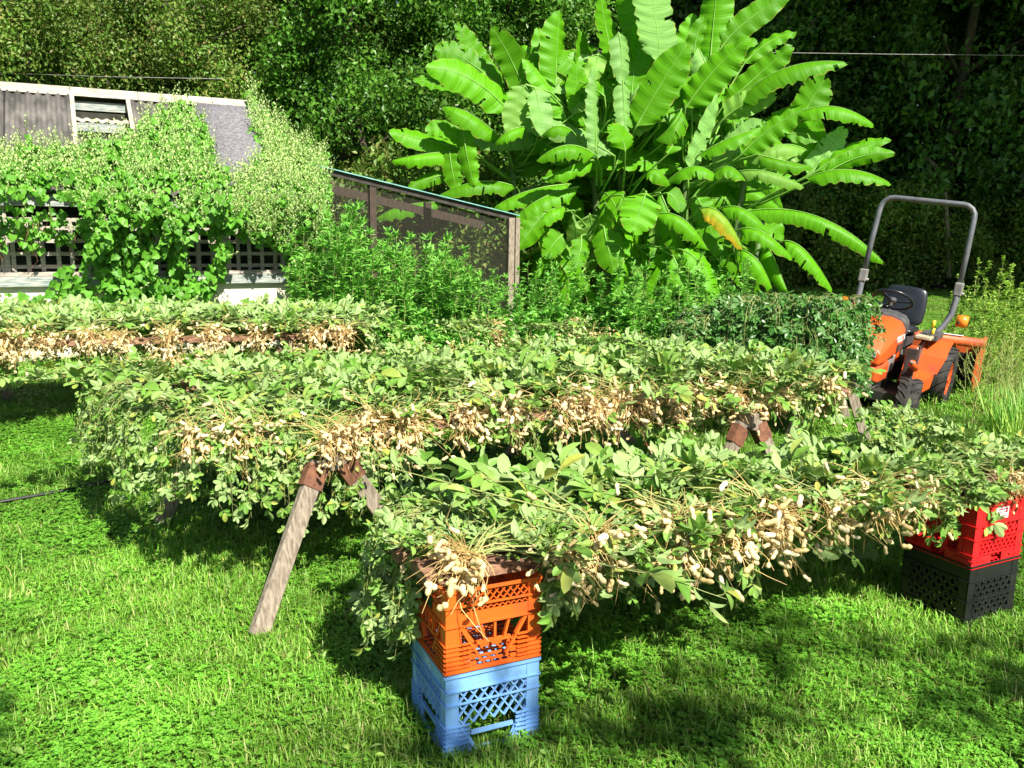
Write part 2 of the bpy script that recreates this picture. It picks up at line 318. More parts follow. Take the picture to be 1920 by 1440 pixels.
cl = [crown_mesh('crown', 1.7, 6.5, 38000, .070, M['tree_lit'], 60, 11 + i) for i in range(3)]
cg = [crown_mesh('crown', 1.7, 6.5, 32000, .080, M['tree_green'], 60, 15 + i) for i in range(3)]
cs = [crown_mesh('crown', 1.5, 2.6, 11000, .095, M['tree_lit'], 30, 21 + i) for i in range(2)]
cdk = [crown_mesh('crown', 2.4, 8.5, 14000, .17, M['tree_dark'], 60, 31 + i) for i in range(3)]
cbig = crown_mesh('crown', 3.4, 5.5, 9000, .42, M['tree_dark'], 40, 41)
tl = [trunk_mesh('trunk', 6, .12, 51 + i, 1.5) for i in range(2)]; tb = [trunk_mesh('trunk', 12, .24, 61 + i, 2.5) for i in range(3)]
nt_ = [0]
def tree(x, y, crown, trunk, sc_, label, cat, group, cz=0.0, name='leafy_tree', z=0.0):
    t = thing(name, label, cat, (x, y, z), rnd.uniform(0, 6.28), group); 
    c = ob('crown', crown, t); c.scale = (sc_, sc_, sc_ * rnd.uniform(.9, 1.15)); c.location = (0, 0, cz)
    if trunk is not None: k = ob('trunk', trunk, t)
    return t
gl = 'sunlit bushy tree in the thick green bank behind the vine covered shed'
for i in range(12):
    x = -14.5 + i * 1.35 + rnd.uniform(-.4, .4); y = 17.4 + rnd.uniform(-.7, .7) + (.25 * max(0, x + 3))
    tree(x, y, (cg if x > -3.8 else cl)[i % 3], tl[i % 2], rnd.uniform(.95, 1.2), gl, 'tree', 'sunlit trees behind the shed', .2, z=.0)
for i in range(11):
    x = -16 + i * 1.6 + rnd.uniform(-.4, .4)
    tree(x, 20.5 + rnd.uniform(-.6, .8) + .2 * max(0, x + 3), (cg if x > -4 else cl)[(i + 1) % 3], tl[i % 2], rnd.uniform(1.35, 1.6), gl, 'tree', 'sunlit trees behind the shed', .2)
for i in range(10):
    x = -11 + i * 1.35 + rnd.uniform(-.3, .3)
    tree(x, 15.4 + rnd.uniform(-.4, .4), cs[i % 2], None, rnd.uniform(.8, 1.15), 'low leafy shrub at the foot of the sunlit bank behind the shed', 'shrub', 'shrubs behind the shed', .0, 'shrub')
gd = 'dark shaded tree at the far edge of the lawn behind the tractor'
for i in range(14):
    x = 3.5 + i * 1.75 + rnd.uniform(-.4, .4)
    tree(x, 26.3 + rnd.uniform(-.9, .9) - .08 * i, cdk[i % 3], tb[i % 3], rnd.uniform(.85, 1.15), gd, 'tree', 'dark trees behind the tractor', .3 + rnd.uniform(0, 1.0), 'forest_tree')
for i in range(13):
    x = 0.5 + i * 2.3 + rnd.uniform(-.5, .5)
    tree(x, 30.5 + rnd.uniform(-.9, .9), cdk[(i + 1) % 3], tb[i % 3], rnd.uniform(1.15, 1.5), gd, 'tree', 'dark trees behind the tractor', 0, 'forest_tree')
for i in range(14):
    x = 5 + i * 1.5 + rnd.uniform(-.4, .4)
    tree(x, 24.6 + rnd.uniform(-.5, .5), cs[i % 2], None, rnd.uniform(.8, 1.3), 'low dark bush along the shaded far edge of the lawn', 'bush', 'bushes at the far lawn edge', -.1, 'bush')
k = 0
for (x, y) in [(5.5, 21), (9, 19.5), (12.5, 19), (16, 18.5), (19.5, 18), (7.5, 24), (11, 23), (14.5, 22.5), (18, 22), (21.5, 21), (23, 17.5), (12, 26.5), (8, 27.5), (17, 26.5), (21, 25.5), (25, 22), (26, 26), (16, 15.6), (20, 14.8), (12.6, 16.4)]:
    rt = 9.4 + rnd.uniform(0, 1.0); t = thing('canopy_tree', 'tall tree whose leafy canopy overhangs and shades the far lawn', 'tree', (x, 29.0, 0), 0, 'tall trees over the far lawn')
    c = ob('crown', cbig, t); c.location = (0, y - 29.0, rt); c.rotation_euler = (0, 0, rnd.uniform(0, 6.28)); c.scale = (1.1, 1.1, 1)
    s = Soup(); yy = 29.0 - y; s.tube([(0, 0, -.1), (.1, 0, 4), (0, -.2, 8), (0, -yy * .6, rt + 1), (0, -yy, rt + 2)], [.2, .17, .14, .09, .04], 8); part('trunk', s, M['bark'], t, True)
sh_ = thing('shade_tree', 'tree behind the viewer whose sparse branches shade the near corners of the lawn', 'tree', (3.2, -6.5, 0))
for n_, (x, y, z, wd_, hh) in enumerate(((4.35, -2.0, 5.7, .75, .5), (3.5, -2.7, 6.3, .6, .4), (5.2, -1.8, 5.6, .7, .4), (.95, -2.6, 5.8, .7, .3))):
    c = ob('crown', crown_mesh('crown', wd_, hh, 560, .09, M['tree_green'], 14, 71 + n_), sh_); c.location = (x - 3.2, y + 6.5, z)
s = Soup(); s.tube([(0, 0, -.1), (0, .2, 3), (.2, 1.2, 5.2), (.9, 3, 5.9), (1.6, 4.5, 6)], [.18, .15, .11, .06, .03], 8); s.tube([(.2, 1.2, 5.2), (-1, 3, 5.8), (-1.9, 4.2, 5.95)], [.08, .05, .02], 6); part('trunk', s, M['bark'], sh_, True)
# a thin leaning dead trunk caught by the sun at the edge of the dark wood
s = Soup(); a = P(1732, 292, 24.2); b = P(1768, 340, 24.0); s.tube([a, (a + b) / 2 + Vector((.05, 0, .05)), b, P(1775, 420, 24), P(1778, 520, 24.0)], [.05, .07, .08, .08, .09], 6)
tag(part('dead_trunk', s, M['oldwood'], None, True), 'thin broken dead trunk leaning in the dark wood above the tractor', 'tree trunk')
# ---------------------------------------------------------------- milk crates
CW, CH = .33, .28
def crate(name, label, loc, rz, col, style, marks=None):
    mat = solid(name + '_plastic', tuple(q * .62 + .012 for q in col), col, 9, .45, .15, spec=.4, lo=.30, hi=.52)
    t = thing('milk_crate', label, 'crate', loc, rz, None)
    h = CW / 2
    for sx, sy in ((-1, -1), (1, -1), (1, 1), (-1, 1)):
        s = Soup(); pw = .042
        s.box((sx * (h - pw / 2), sy * (h - .002), CH / 2), (pw, .004, CH - .004)); s.box((sx * (h - .002), sy * (h - .0055 - pw / 2 + .002), CH / 2), (.004, pw - .007, CH - .004))
        s.box((sx * (h - pw - .001), sy * (h - .006), CH / 2), (.003, .014, CH - .006)); s.box((sx * (h - .006), sy * (h - pw - .001), CH / 2), (.014, .003, CH - .006))
        part('corner_post', s, mat, t)
    ribz = {'blue': (.275, .222, .176, .098, .083, .068, .052, .036, .020, .004), 'orange': (.277, .225, .160, .096, .082, .066, .050, .034, .020, .004), 'red': (.276, .190, .13, .06, .035, .004), 'black': (.277, .21, .12, .04, .004)}[style]
    for zi, z in enumerate(ribz):
        s = Soup(); full = z > .1 or z < .012 or style in ('red', 'black') and z > .05
        e = .006
        for k in range(4):
            c, sn = math.cos(k * math.pi / 2), math.sin(k * math.pi / 2); rot = Matrix.Rotation(k * math.pi / 2, 3, 'Z')
            if full: s.box(rot @ Vector((0, -(h + e / 2 - .001), z)), (CW + 2 * e - .006, e + .002, .0045 if zi else .009), rot)
            else:
                for q in (-1, 1):
                    w2 = .085; s.box(rot @ Vector((q * (h - w2 / 2 + .001), -(h + e / 2 - .001), z)), (w2, e + .002, .0045), rot)
        part('rib', s, mat, t)
    for k in range(4):
        rot = Matrix.Rotation(k * math.pi / 2, 3, 'Z'); M3 = rot.to_4x4()
        def side(nm): 
            o = Soup(); return o
        inner = h - .045; y = -(h - .003)
        # solid bands
        s = Soup()
        bands = {'blue': [(.224, .274)], 'orange': [(.162, .200)], 'red': [(.192, .272)], 'black': [(.212, .275)]}[style]
        for a, b in bands: s.box(rot @ Vector((0, y, (a + b) / 2)), (inner * 2, .004, b - a), rot)
        part('label_band', s, mat, t)
        # open work
        s = Soup(); yl = y - .001
        def bar(x0, z0, x1, z1, wd=.006, th=.012):
            d = Vector((x1 - x0, 0, z1 - z0)); L_ = d.length; a = math.atan2(d.x, d.z); r2 = rot @ Matrix.Rotation(a, 3, 'Y')
            s.box(rot @ Vector(((x0 + x1) / 2, yl + .004, (z0 + z1) / 2)), (wd, th, L_), r2)
        def clip_diag(zlo, zhi, step, slope, **kw):
            W = inner; H = zhi - zlo; run = H / slope; x = -W - run
            while x < W + run:
                for sg in (1, -1):
                    xa, xb = x, x + run * sg; za, zb = zlo, zhi
                    # clip to [-W, W]
                    pts_ = [(xa, za), (xb, zb)]; (p, q) = pts_
                    if max(p[0], q[0]) <= -W or min(p[0], q[0]) >= W: continue
                    def cl_(p, q):
                        for lim, s_ in ((-W, -1), (W, 1)):
                            if (p[0] - lim) * s_ > 0:
                                tt = (lim - p[0]) / (q[0] - p[0]); p = (lim, p[1] + tt * (q[1] - p[1]))
                        return p
                    p2 = cl_(p, q); q2 = cl_(q, p)
                    if abs(p2[0] - q2[0]) > .008: bar(*p2, *q2, **kw)
                x += step
        if style == 'blue':
            clip_diag(.100, .222, .036, 1.35, wd=.0045, th=.010)
            for q in (-1, 1): bar(q * inner, .11, q * .068, .012, .006, .014)
            bar(-.075, .062, .075, .062, .012, .010)
        elif style == 'orange':
            clip_diag(.202, .226, .02, 1.2, wd=.003, th=.006); clip_diag(.228, .274, .024, 1.2, wd=.003, th=.006)
            for xb, xt in ((-.115, -.045 - .075), (-.07, -.115), (-.03, -.048), (.004, .004), (.038, .055), (.078, .115)): bar(xb, .096, xt, .162, .008, .012)
            bar(-.118, .16, -.045, .034, .008, .014); bar(.118, .16, .045, .034, .008, .014)
            for zz in (.082, .066, .050): 
                for q in (-1, 1): bar(q * .12, zz, q * .062, zz, .0045, .010)
            bar(-.06, .09, .06, .09, .01, .012)
        elif style == 'red':
            if k in (0, 2):
                clip_diag(.062, .190, .029, 1.3, wd=.006, th=.012)
                for q in (-1, 1): bar(q * .10, .19, q * .108, .115, .016, .006)
            else:
                bar(-.10, .03, -.015, .19, .010, .02); bar(.02, .03, .06, .19, .010, .02); bar(.10, .03, .112, .19, .02, .012)
        else:
            clip_diag(.042, .212, .042, 1.15, wd=.012, th=.016)
        part('side_lattice', s, mat, t)
        # solid lower skirt with the hand hole
        s = Soup()
        if style in ('blue', 'orange'):
            for q in (-1, 1):
                v = [(q * inner, .012), (q * .058, .012), (q * .078, .050), (q * .095, .092), (q * inner, .092)]; yy = y + .002
                P3 = [rot @ Vector((a, yy, b)) for a, b in v] + [rot @ Vector((a, yy + .003, b)) for a, b in v]; n_ = len(v)
                f = [tuple(range(n_)), tuple(range(2 * n_ - 1, n_ - 1, -1))] + [(i, (i + 1) % n_, n_ + (i + 1) % n_, n_ + i) for i in range(n_)]
                if style == 'blue': s.raw(P3, f)
                else: 
                    for zz in (.022, .042): s.box(rot @ Vector((q * .095, yy, zz)), (.07, .004, .012), rot)
            s.box(rot @ Vector((0, y, .007)), (inner * 2, .005, .012), rot)
        else:
            for q in (-1, 1): s.box(rot @ Vector((q * .08, y, .026)), (.09, .004, .05), rot)
            s.box(rot @ Vector((0, y, .056)), (.09, .006, .01), rot); s.box(rot @ Vector((0, y, .007)), (.07, .004, .012), rot)
        part('lower_skirt', s, mat, t)
    s = Soup(); zf = .266 if style == 'blue' else .012
    for i in range(11):
        q = -h + .02 + i * (CW - .04) / 10; s.box((q, 0, zf), (.007, CW - .014, .006)); s.box((0, q, zf + .0061 if zf < .1 else zf - .0061), (CW - .014, .007, .006))
    if style == 'blue':
        for i in range(5):
            for j in range(5): s.lathe([(.026, -.002), (.026, .002)], 10, Matrix.Translation((-.12 + i * .06, -.12 + j * .06, zf)) @ Matrix.Rotation(R(90), 4, 'X'))
    part('base_grid', s, mat, t)
    return t
def text_part(name, body, size, parent, loc, rot, mat, ext=.0006):
    c = bpy.data.curves.new(name, 'FONT'); c.body = body; c.size = size; c.extrude = ext; c.align_x = 'CENTER'; c.align_y = 'CENTER'
    tmp = bpy.data.objects.new(name, c); COL.objects.link(tmp); bpy.context.view_layer.update()
    me = bpy.data.meshes.new_from_object(tmp.evaluated_get(bpy.context.evaluated_depsgraph_get())); bpy.data.objects.remove(tmp)
    me.name = name; me.materials.clear(); me.materials.append(mat); o = ob(name, me, parent); o.location = loc; o.rotation_euler = rot; return o
BA = R(25); D2 = Vector((math.cos(BA), math.sin(BA), 0)); E2 = Vector((-math.sin(BA), math.cos(BA), 0))
cF = G(835, 1422); CF = cF + (D2 + E2) * (CW / 2); CF.z = 0
cR = G(1806, 1180); CRa = R(27); DR = Vector((math.cos(CRa), math.sin(CRa), 0)); ER = Vector((-math.sin(CRa), math.cos(CRa), 0)); CR = cR + (DR + ER) * (CW / 2); CR.z = 0
cb = crate('blue', 'light blue milk crate standing on the grass at the bottom of the front stack', (CF.x, CF.y, .004), BA, (.22, .46, .88), 'blue')
co = crate('orange', 'bright orange milk crate stacked on the blue one under the plank end', (CF.x, CF.y, CH + .008), BA, (.78, .13, .015), 'orange')
ck = crate('black', 'black milk crate standing on the grass under the red crate at right', (CR.x, CR.y, .004), CRa, (.014, .015, .015), 'black')
cr = crate('red', 'red milk crate with a white sticker stacked on the black crate', (CR.x, CR.y, CH - .008), CRa, (.75, .015, .02), 'red')
M['white'] = solid('white_print', (.75, .75, .72), (.85, .85, .82), 5, .5); M['palebl'] = solid('pale_blue_print', (.62, .80, .92), (.70, .86, .95), 20, .5); M['reddark'] = solid('red_print', (.30, .01, .03), (.35, .02, .04), 5, .5)
M['black'] = solid('black_plastic', (.012, .012, .012), (.03, .03, .03), 10, .5)
# "Pace" print upside down on the left face of the blue crate, inside a rounded frame
yl = -(CW / 2 + .0005)
text_part('lettering', 'Pace', .036, cb, (-CW / 2 - .0005 + .0005 - .0008, 0, .250), (R(90), R(180), R(-90)), M['palebl'])
def ring(w_, h_, r, th):
    s = Soup(); o = []; i_ = []
    for cx, cz, a0 in ((w_ / 2 - r, h_ / 2 - r, 0), (-w_ / 2 + r, h_ / 2 - r, 90), (-w_ / 2 + r, -h_ / 2 + r, 180), (w_ / 2 - r, -h_ / 2 + r, 270)):
        for j in range(6):
            a = R(a0 + j * 18); o.append((cx + r * math.cos(a), cz + r * math.sin(a))); i_.append((cx + (r - th) * math.cos(a), cz + (r - th) * math.sin(a)))
    return o, i_
o_, i_ = ring(.17, .044, .018, .0016); s = Soup(); n_ = len(o_); xx = -CW / 2 - .0012
s.raw([(xx, a, b + .250) for a, b in o_] + [(xx, a, b + .250) for a, b in i_], [(i, (i + 1) % n_, n_ + (i + 1) % n_, n_ + i) for i in range(n_)]); part('print_frame', s, M['palebl'], cb)
# sticker on the red crate, dark label on the orange crate
s = Soup(); s.box((.0, -CW / 2 - .0012, .233), (.085, .0015, .050)); st = part('sticker', s, M['white'], cr)
s = Soup(); 
for x0, z0, w_, h_ in ((.004, .250, .066, .005), (.028, .239, .012, .014), (-.002, .237, .045, .003), (-.026, .217, .010, .004), (-.004, .217, .011, .004), (.022, .219, .024, .004)): s.box((x0, -CW / 2 - .0024, z0), (w_, .001, h_))
part('sticker_print', s, M['reddark'], st)
s = Soup(); s.box((-CW / 2 - .001, .01, .190), (.0015, .10, .040)); M['dgreen'] = solid('dark_green_label', (.02, .04, .015), (.03, .06, .02), 20, .5); part('label_plate', s, M['dgreen'], co, False)

# ---------------------------------------------------------------- planks and sawhorses
def plank(a, b, wd, th, label, mat=None, name='plank'):
    s = Soup(); a = Vector(a); b = Vector(b); t = ob(name, None) if False else None
    L_ = (b - a).length; nseg = 6
    s.beam(a, b, wd, th); o = part(name, s, mat or M['redwood'], None, False, .003)
    return tag(o, label, 'plank')
rack3 = []
ZT = CH * 2 + .010
a = CF - D2 * .21 - E2 * .035; b = CR + DR * .30 - ER * .02
p3n = plank((a.x, a.y, ZT + .02), (b.x, b.y, ZT + .02), .15, .038, 'front plank of the rack resting on the orange crate and the red crate')
a2 = a + E2 * .19 - D2 * .03; b2 = b + ER * .19
plank((a2.x, a2.y, ZT + .02), (b2.x, b2.y, ZT + .02), .14, .038, 'back plank of the front rack hidden under the peanut leaves')

def sawhorse(near, far, zt, feet, label):
    """near, far: ends of the top beam; feet: near pair then far pair of ground points"""
    t = thing('sawhorse', label, 'sawhorse', ((near.x + far.x) / 2, (near.y + far.y) / 2, 0)); o = t.location.copy()
    s = Soup(); a = Vector((near.x, near.y, zt - .05)) - o; b = Vector((far.x, far.y, zt - .05)) - o; s.beam(a, b, .04, .09); part('beam', s, M['oldwood'], t, False, .003)
    ax = (b - a).normalized(); side = ax.cross(Vector((0, 0, 1)))
    for e, (pt, fs) in enumerate(((a, feet[:2]), (b, feet[2:]))):
        inn = ax * (.05 if e == 0 else -.05)
        for q, f in enumerate(fs):
            f = Vector((f.x, f.y, 0.01)) - o; dlt = f - (pt + inn); sg = 1 if dlt.dot(side) > 0 else -1
            top = pt + inn + side * sg * .055 + Vector((0, 0, -.01)); L_ = (f - top).normalized()
            s = Soup(); s.beam(top, f, .078, .040, up=ax); leg = part('leg', s, M['oldwood'], t, False, .004)
            s = Soup(); m1 = top + L_ * .02; m2 = top + L_ * .12; s.beam(m1, m2, .096, .050, up=ax)
            s.lathe([(.006, 0), (.006, .004)], 8, Matrix.Translation(m2 - L_ * .02 - ax * (.028 if e == 0 else -.028)))
            part('bracket', s, M['rust'], t)
    return t
dB = Vector((-.57, .82, 0)); A_n = Vector((-.70, 3.52, 0)) + dB * .13; ft0 = G(484, 1196)
A_f = A_n + dB * 1.62
sawhorse(A_n, A_f, .70, [ft0, A_n + Vector((.36, .30, 0)), G(302, 985), G(512, 952)], 'weathered sawhorse whose long leg stands on the grass left of the crates')
B_n = Vector((1.40, 4.42, 0)) + dB * .12; B_f = B_n + dB * 1.75
sawhorse(B_n, B_f, .70, [B_n + Vector((-.38, -.22, 0)), B_n + Vector((.34, .10, 0)), B_f + Vector((-.36, .02, 0)), G(1188, 838)], 'weathered sawhorse under the right end of the middle rack')
d2 = Vector((.925, .38, 0)); L0 = Vector((-1.46, 3.66, 0))
plank((L0.x, L0.y, .72), tuple((L0 + d2 * 3.75) + Vector((0, 0, .72))), .14, .04, 'front plank of the middle rack with peanut roots hanging over it')
q0 = L0 + dB * .62 + d2 * .05; plank((q0.x, q0.y, .72), tuple(q0 + d2 * 3.6 + Vector((0, 0, .72))), .14, .04, 'central plank of the middle rack under the leaves')
q1 = L0 + dB * 1.35 + d2 * .05; plank((q1.x, q1.y, .72), tuple(q1 + d2 * 3.5 + Vector((0, 0, .72))), .14, .04, 'back plank of the middle rack under the leaves')
r1 = Vector((-4.9, 6.02, 0)); d1 = Vector((.945, .33, 0)); dC = Vector((-.33, .945, 0))
plank((r1.x, r1.y, .72), tuple(r1 + d1 * 3.7 + Vector((0, 0, .72))), .14, .04, 'front plank of the rear left rack below the peanut clusters')
q2 = r1 + dC * 1.2; plank((q2.x, q2.y, .72), tuple(q2 + d1 * 3.6 + Vector((0, 0, .72))), .14, .04, 'back plank of the rear left rack near the shed')
C_n = r1 + d1 * 3.2 - dC * .1; C2 = r1 + d1 * .5 - dC * .1
sawhorse(C_n, C_n + dC * 1.5, .70, [C_n - d1 * .33, C_n + d1 * .33, C_n + dC * 1.5 - d1 * .33, C_n + dC * 1.5 + d1 * .33], 'sawhorse hidden under the right end of the rear left rack')
sawhorse(C2, C2 + dC * 1.5, .70, [C2 - d1 * .33, C2 + d1 * .33, C2 + dC * 1.5 - d1 * .33, C2 + dC * 1.5 + d1 * .33], 'sawhorse in deep shadow under the left end of the rear left rack')

# ---------------------------------------------------------------- peanut plants
def leaflet(s, b, d, nrm, L_, W, fold, curl, mi=0):
    d = d.normalized(); x = d.cross(nrm).normalized(); z = x.cross(d)
    def q(u, v): return b + d * (u * L_) + x * (v * W * .5) + z * (abs(v) * fold * W * .5 - curl * L_ * u * u)
    st = [(.28, .72), (.62, 1.0), (.88, .66)]
    v = [q(0, 0)] + [q(u, 0) for u, _ in st] + [q(1, 0)] + [q(u, -w_) for u, w_ in st] + [q(u, w_) for u, w_ in st]
    s.raw(v, [(0, 1, 5), (1, 2, 6, 5), (2, 3, 7, 6), (3, 4, 7), (0, 8, 1), (1, 8, 9, 2), (2, 9, 10, 3), (3, 10, 4)], mi)
def compound(seed, lo=False):
    g = random.Random(seed); s = Soup(); Lp = g.uniform(.035, .065)
    p = [Vector((0, 0, 0)), Vector((g.uniform(-.006, .006), Lp * .5, .004)), Vector((g.uniform(-.01, .01), Lp, 0))]
    s.tube(p, .0011, 3, 1, False)
    for sgn in (-1, 1):
        for y, a, L_ in ((Lp * .78, 62, .043), (Lp, 24, .05)):
            a = R(a + g.uniform(-14, 14)) * sgn; L_ *= g.uniform(.85, 1.25); W = L_ * g.uniform(.46, .58)
            nn = Vector((g.uniform(-.35, .35), g.uniform(-.3, .3), 1)).normalized()
            leaflet(s, p[2] if y == Lp else p[1] + (p[2] - p[1]) * .6, Vector((math.sin(a), math.cos(a), g.uniform(-.25, .3))), nn, L_, W, g.uniform(.1, .75), g.uniform(-.05, .5))
    return s
LEAF = [compound(100 + i) for i in range(7)]
LEAF_ME = [l.mesh('leaf', [M['pleaf'], M['pstem']]) for l in LEAF]; LEAF_T = [l.tmpl() for l in LEAF]
LEAFD_ME = [compound(200 + i).mesh('leaf', [M['pleaf_dark'], M['pstem']]) for i in range(4)]
def pod_soup(seed, k=6):
    g = random.Random(seed); s = Soup(); L_ = .036 * g.uniform(.85, 1.15); r = .0073 * g.uniform(.9, 1.1); b = g.uniform(-.004, .004)
    prof = [(.0, .1), (.06, .55), (.2, 1.0), (.36, .95), (.5, .78), (.65, 1.02), (.82, .95), (.94, .5), (1.0, .12)]
    s.tube([Vector((b * math.sin(u * 3.14), L_ * u, 0)) for u, _ in prof], [max(r * w_, .0006) for _, w_ in prof], k, 0)
    return s
POD = [pod_soup(300 + i) for i in range(4)]; POD_ME = [p.mesh('pod', M['pod'], True) for p in POD]; POD_T = [p.tmpl() for p in POD]
def gen_plant(seed, nst=8, edge=9, length=.62, nl=46, roots=True, npod=24, drop=0.0, spread=32, ls=1.0, nroot=42, up=24):
    g = random.Random(seed); stems = Soup(); rts = Soup(); leaves = []; pods = []
    for i in range(nst):
        az = R(g.uniform(-spread, spread)); pt = R(g.uniform(-4, up)); Ls = length * g.uniform(.7, 1.15); n = 12; p = [Vector((g.uniform(-.02, .02), 0, g.uniform(.0, .03)))]
        floor_ = g.uniform(.005, .07)
        for j in range(n):
            d = Vector((math.sin(az) * math.cos(pt), math.cos(az) * math.cos(pt), math.sin(pt))); q = p[-1] + d * Ls / n
            if q.y < edge and q.z < floor_: q.z = floor_; pt = max(pt, 0)
            p.append(q); az += R(g.uniform(-9, 9)); pt -= R(g.uniform(4, 11) if q.y < edge else g.uniform(14, 24)); pt = max(pt, R(-82))
        stems.tube(p, [.0030 * (1 - .055 * j) for j in range(n + 1)], 4, 0, False)
        m = max(1, nl // nst)
        for j in range(m):
            u = (.22 + .78 * (j + g.random()) / m) * n; k = min(int(u), n - 1); f = u - k; b = p[k].lerp(p[k + 1], min(f, 1)); sd_ = (p[k + 1] - p[k]).normalized()
            hang = b.y > edge
            lat = sd_.cross(Vector((0, 0, 1))); lat = lat.normalized() if lat.length > .1 else Vector((1, 0, 0))
            ld = sd_ * g.uniform(.1, 1.0) + lat * g.choice((-1, 1)) * g.uniform(.3, 1.1) + Vector((0, 0, g.uniform(-.25, .45) if not hang else g.uniform(-.9, .25)))
            nn = Vector((g.gauss(0, .45), g.gauss(0, .45), 1)) if not hang else Vector((g.gauss(0, .6), g.gauss(.5, .6), g.uniform(.1, .9)))
            if g.random() < .4: nn = -nn
            ld.normalize(); x = ld.cross(nn).normalized(); z = x.cross(ld); sc_ = g.uniform(.75, 1.3) * ls
            leaves.append((g.randrange(7), Matrix.Translation(b) @ Matrix((x * sc_, ld * sc_, z * sc_)).transposed().to_4x4()))
    if roots:
        for i in range(nroot):
            a = R(g.gauss(0, 55)); e = R(g.uniform(-85, 55)); d = Vector((math.sin(a) * math.cos(e), -math.cos(a) * math.cos(e), math.sin(e))); L_ = g.uniform(.07, .21); p = [Vector((g.uniform(-.035, .035), g.uniform(-.02, .03), g.uniform(-.01, .03)))]
            for j in range(4): d = (d + Vector((g.uniform(-.75, .75), g.uniform(-.6, .6), g.uniform(-.7, .35)))).normalized(); p.append(p[-1] + d * L_ / 4)
            rts.tube(p, [.0016, .0014, .0012, .001, .0006], 3, 0, False)
        for i in range(npod):
            far = g.random() < .18
            a = R(g.gauss(0, 50)); e = R(g.uniform(-85, 45)); rr2 = g.uniform(.02, .125) if not far else g.uniform(.12, .21); b = Vector((math.sin(a) * math.cos(e) * 1.15, -math.cos(a) * math.cos(e) * .9, math.sin(e))) * rr2 + Vector((0, -.012, 0))
            dd = Vector((g.gauss(0, .8), g.gauss(-.3, .6), g.gauss(-.5, .7))).normalized(); x = dd.orthogonal().normalized(); z = x.cross(dd); sc_ = g.uniform(.7, 1.2)
            pods.append((g.randrange(4), Matrix.Translation(b) @ Matrix((x * sc_, dd * sc_, z * sc_)).transposed().to_4x4()))
            o = Vector((0, 0, .01)); mid = (o + b) / 2 + Vector((g.uniform(-.015, .015), 0, .02)); rts.tube([o, mid, (mid + b) / 2 + Vector((g.uniform(-.018, .018), g.uniform(-.01, .01), g.uniform(-.005, .02))), b], .0009, 3, 0, False)
    return dict(stems=stems.mesh('stems', M['pstem'], True), roots=rts.mesh('roots', M['root']) if roots else None, leaves=leaves, pods=pods)
def joined(v, dark=False, pods=True):
    s = Soup()
    for k in range(7):
        ms = [m for i, m in v['leaves'] if i == k]
        if ms: s.add(LEAF_T[k], np.array([m.to_3x3() for m in ms]), np.array([m.translation for m in ms]))
    v['foliage'] = s.mesh('foliage', [M['pleaf_dark'] if dark else M['pleaf'], M['pstem']])
    if v['pods']:
        s = Soup()
        for k in range(4):
            ms = [m for i, m in v['pods'] if i == k]
            if ms: s.add(POD_T[k], np.array([m.to_3x3() for m in ms]), np.array([m.translation for m in ms]))
        v['podm'] = s.mesh('pods', M['pod'], True)
    return v
def place(v, loc, ang, label, group=None, detail='full', sc_=1.0, tilt=0.0, roll_=0.0, dark=False):
    t = thing('peanut_plant', label, 'peanut plant', loc, 0, group); t.rotation_euler = (tilt, roll_, ang); t.scale = (sc_,) * 3
    ob('stems', v['stems'], t)
    if detail == 'full':
        for i, m in v['leaves']: ob('leaf', (LEAFD_ME[i % 4] if dark else LEAF_ME[i]), t, m)
        if v['roots']:
            tag(ob('roots', v['roots'], t), kind='stuff')
            for i, m in v['pods']: ob('pod', POD_ME[i], t, m)
    else:
        tag(ob('foliage', v['foliage'], t), kind='stuff')
        if v['roots']: tag(ob('roots', v['roots'], t), kind='stuff'); tag(ob('pods', v['podm'], t), kind='stuff')
    return t
VR = [gen_plant(400 + i, nst=10, nl=60, length=.60, npod=56, nroot=72, edge=.40, spread=46, ls=1.12) for i in range(5)]        # with roots
VF = [joined(gen_plant(420 + i, nst=12, nl=120, length=.58, roots=False, edge=.42, spread=70, ls=1.12)) for i in range(4)]   # leafy fillers
VD = [joined(gen_plant(440 + i, nst=10, nl=96, length=.85, roots=False, edge=.14, spread=34, ls=1.1, up=22)) for i in range(4)]   # hanging down
VS = [joined(gen_plant(480 + i, nst=5, nl=30, length=.26, roots=False, edge=.015, spread=60, ls=.95, up=30)) for i in range(4)]   # short sprays
VJ = [joined(gen_plant(460 + i, nst=9, nl=80, length=.66, npod=54, nroot=64, edge=.6, spread=45, ls=1.1)) for i in range(4)]
ORD = ['first', 'second', 'third', 'fourth', 'fifth', 'sixth', 'seventh', 'eighth', 'ninth', 'tenth', 'eleventh', 'twelfth', 'thirteenth', 'fourteenth', 'fifteenth', 'sixteenth', 'seventeenth', 'eighteenth', 'nineteenth', 'twentieth']
def row(pix, z, base, detail, variants, where, zj=.02, sc_=1.0, flip=0, edge=None):
    pix = sorted(pix)
    for i, (px, py) in enumerate(pix):
        if edge: p = ray_plane(px, 760, edge[0], edge[1]); up = (edge[2](px) - py) * .0016 if len(edge) > 2 else 0; p.z = z + up + rnd.uniform(-.5, 1) * zj; p += edge[1] * rnd.uniform(-.03, .03) - edge[1] * max(0, up) * .5
        else: p = G(px, py, z); p.z = z + rnd.uniform(-.5, 1) * zj
        fr3 = where == 'the front rack'; place(variants[i % len(variants)], p, base + flip + rnd.uniform(-.35, .35) - (.75 if fr3 and i == 0 else 0), 'peanut plant, %s root bundle from the left along %s' % (ORD[i], where), None, detail, sc_ * (rnd.uniform(.85, 1.28) if not (fr3 and px > 1740) else .78), roll_=rnd.uniform(-.25, .25))
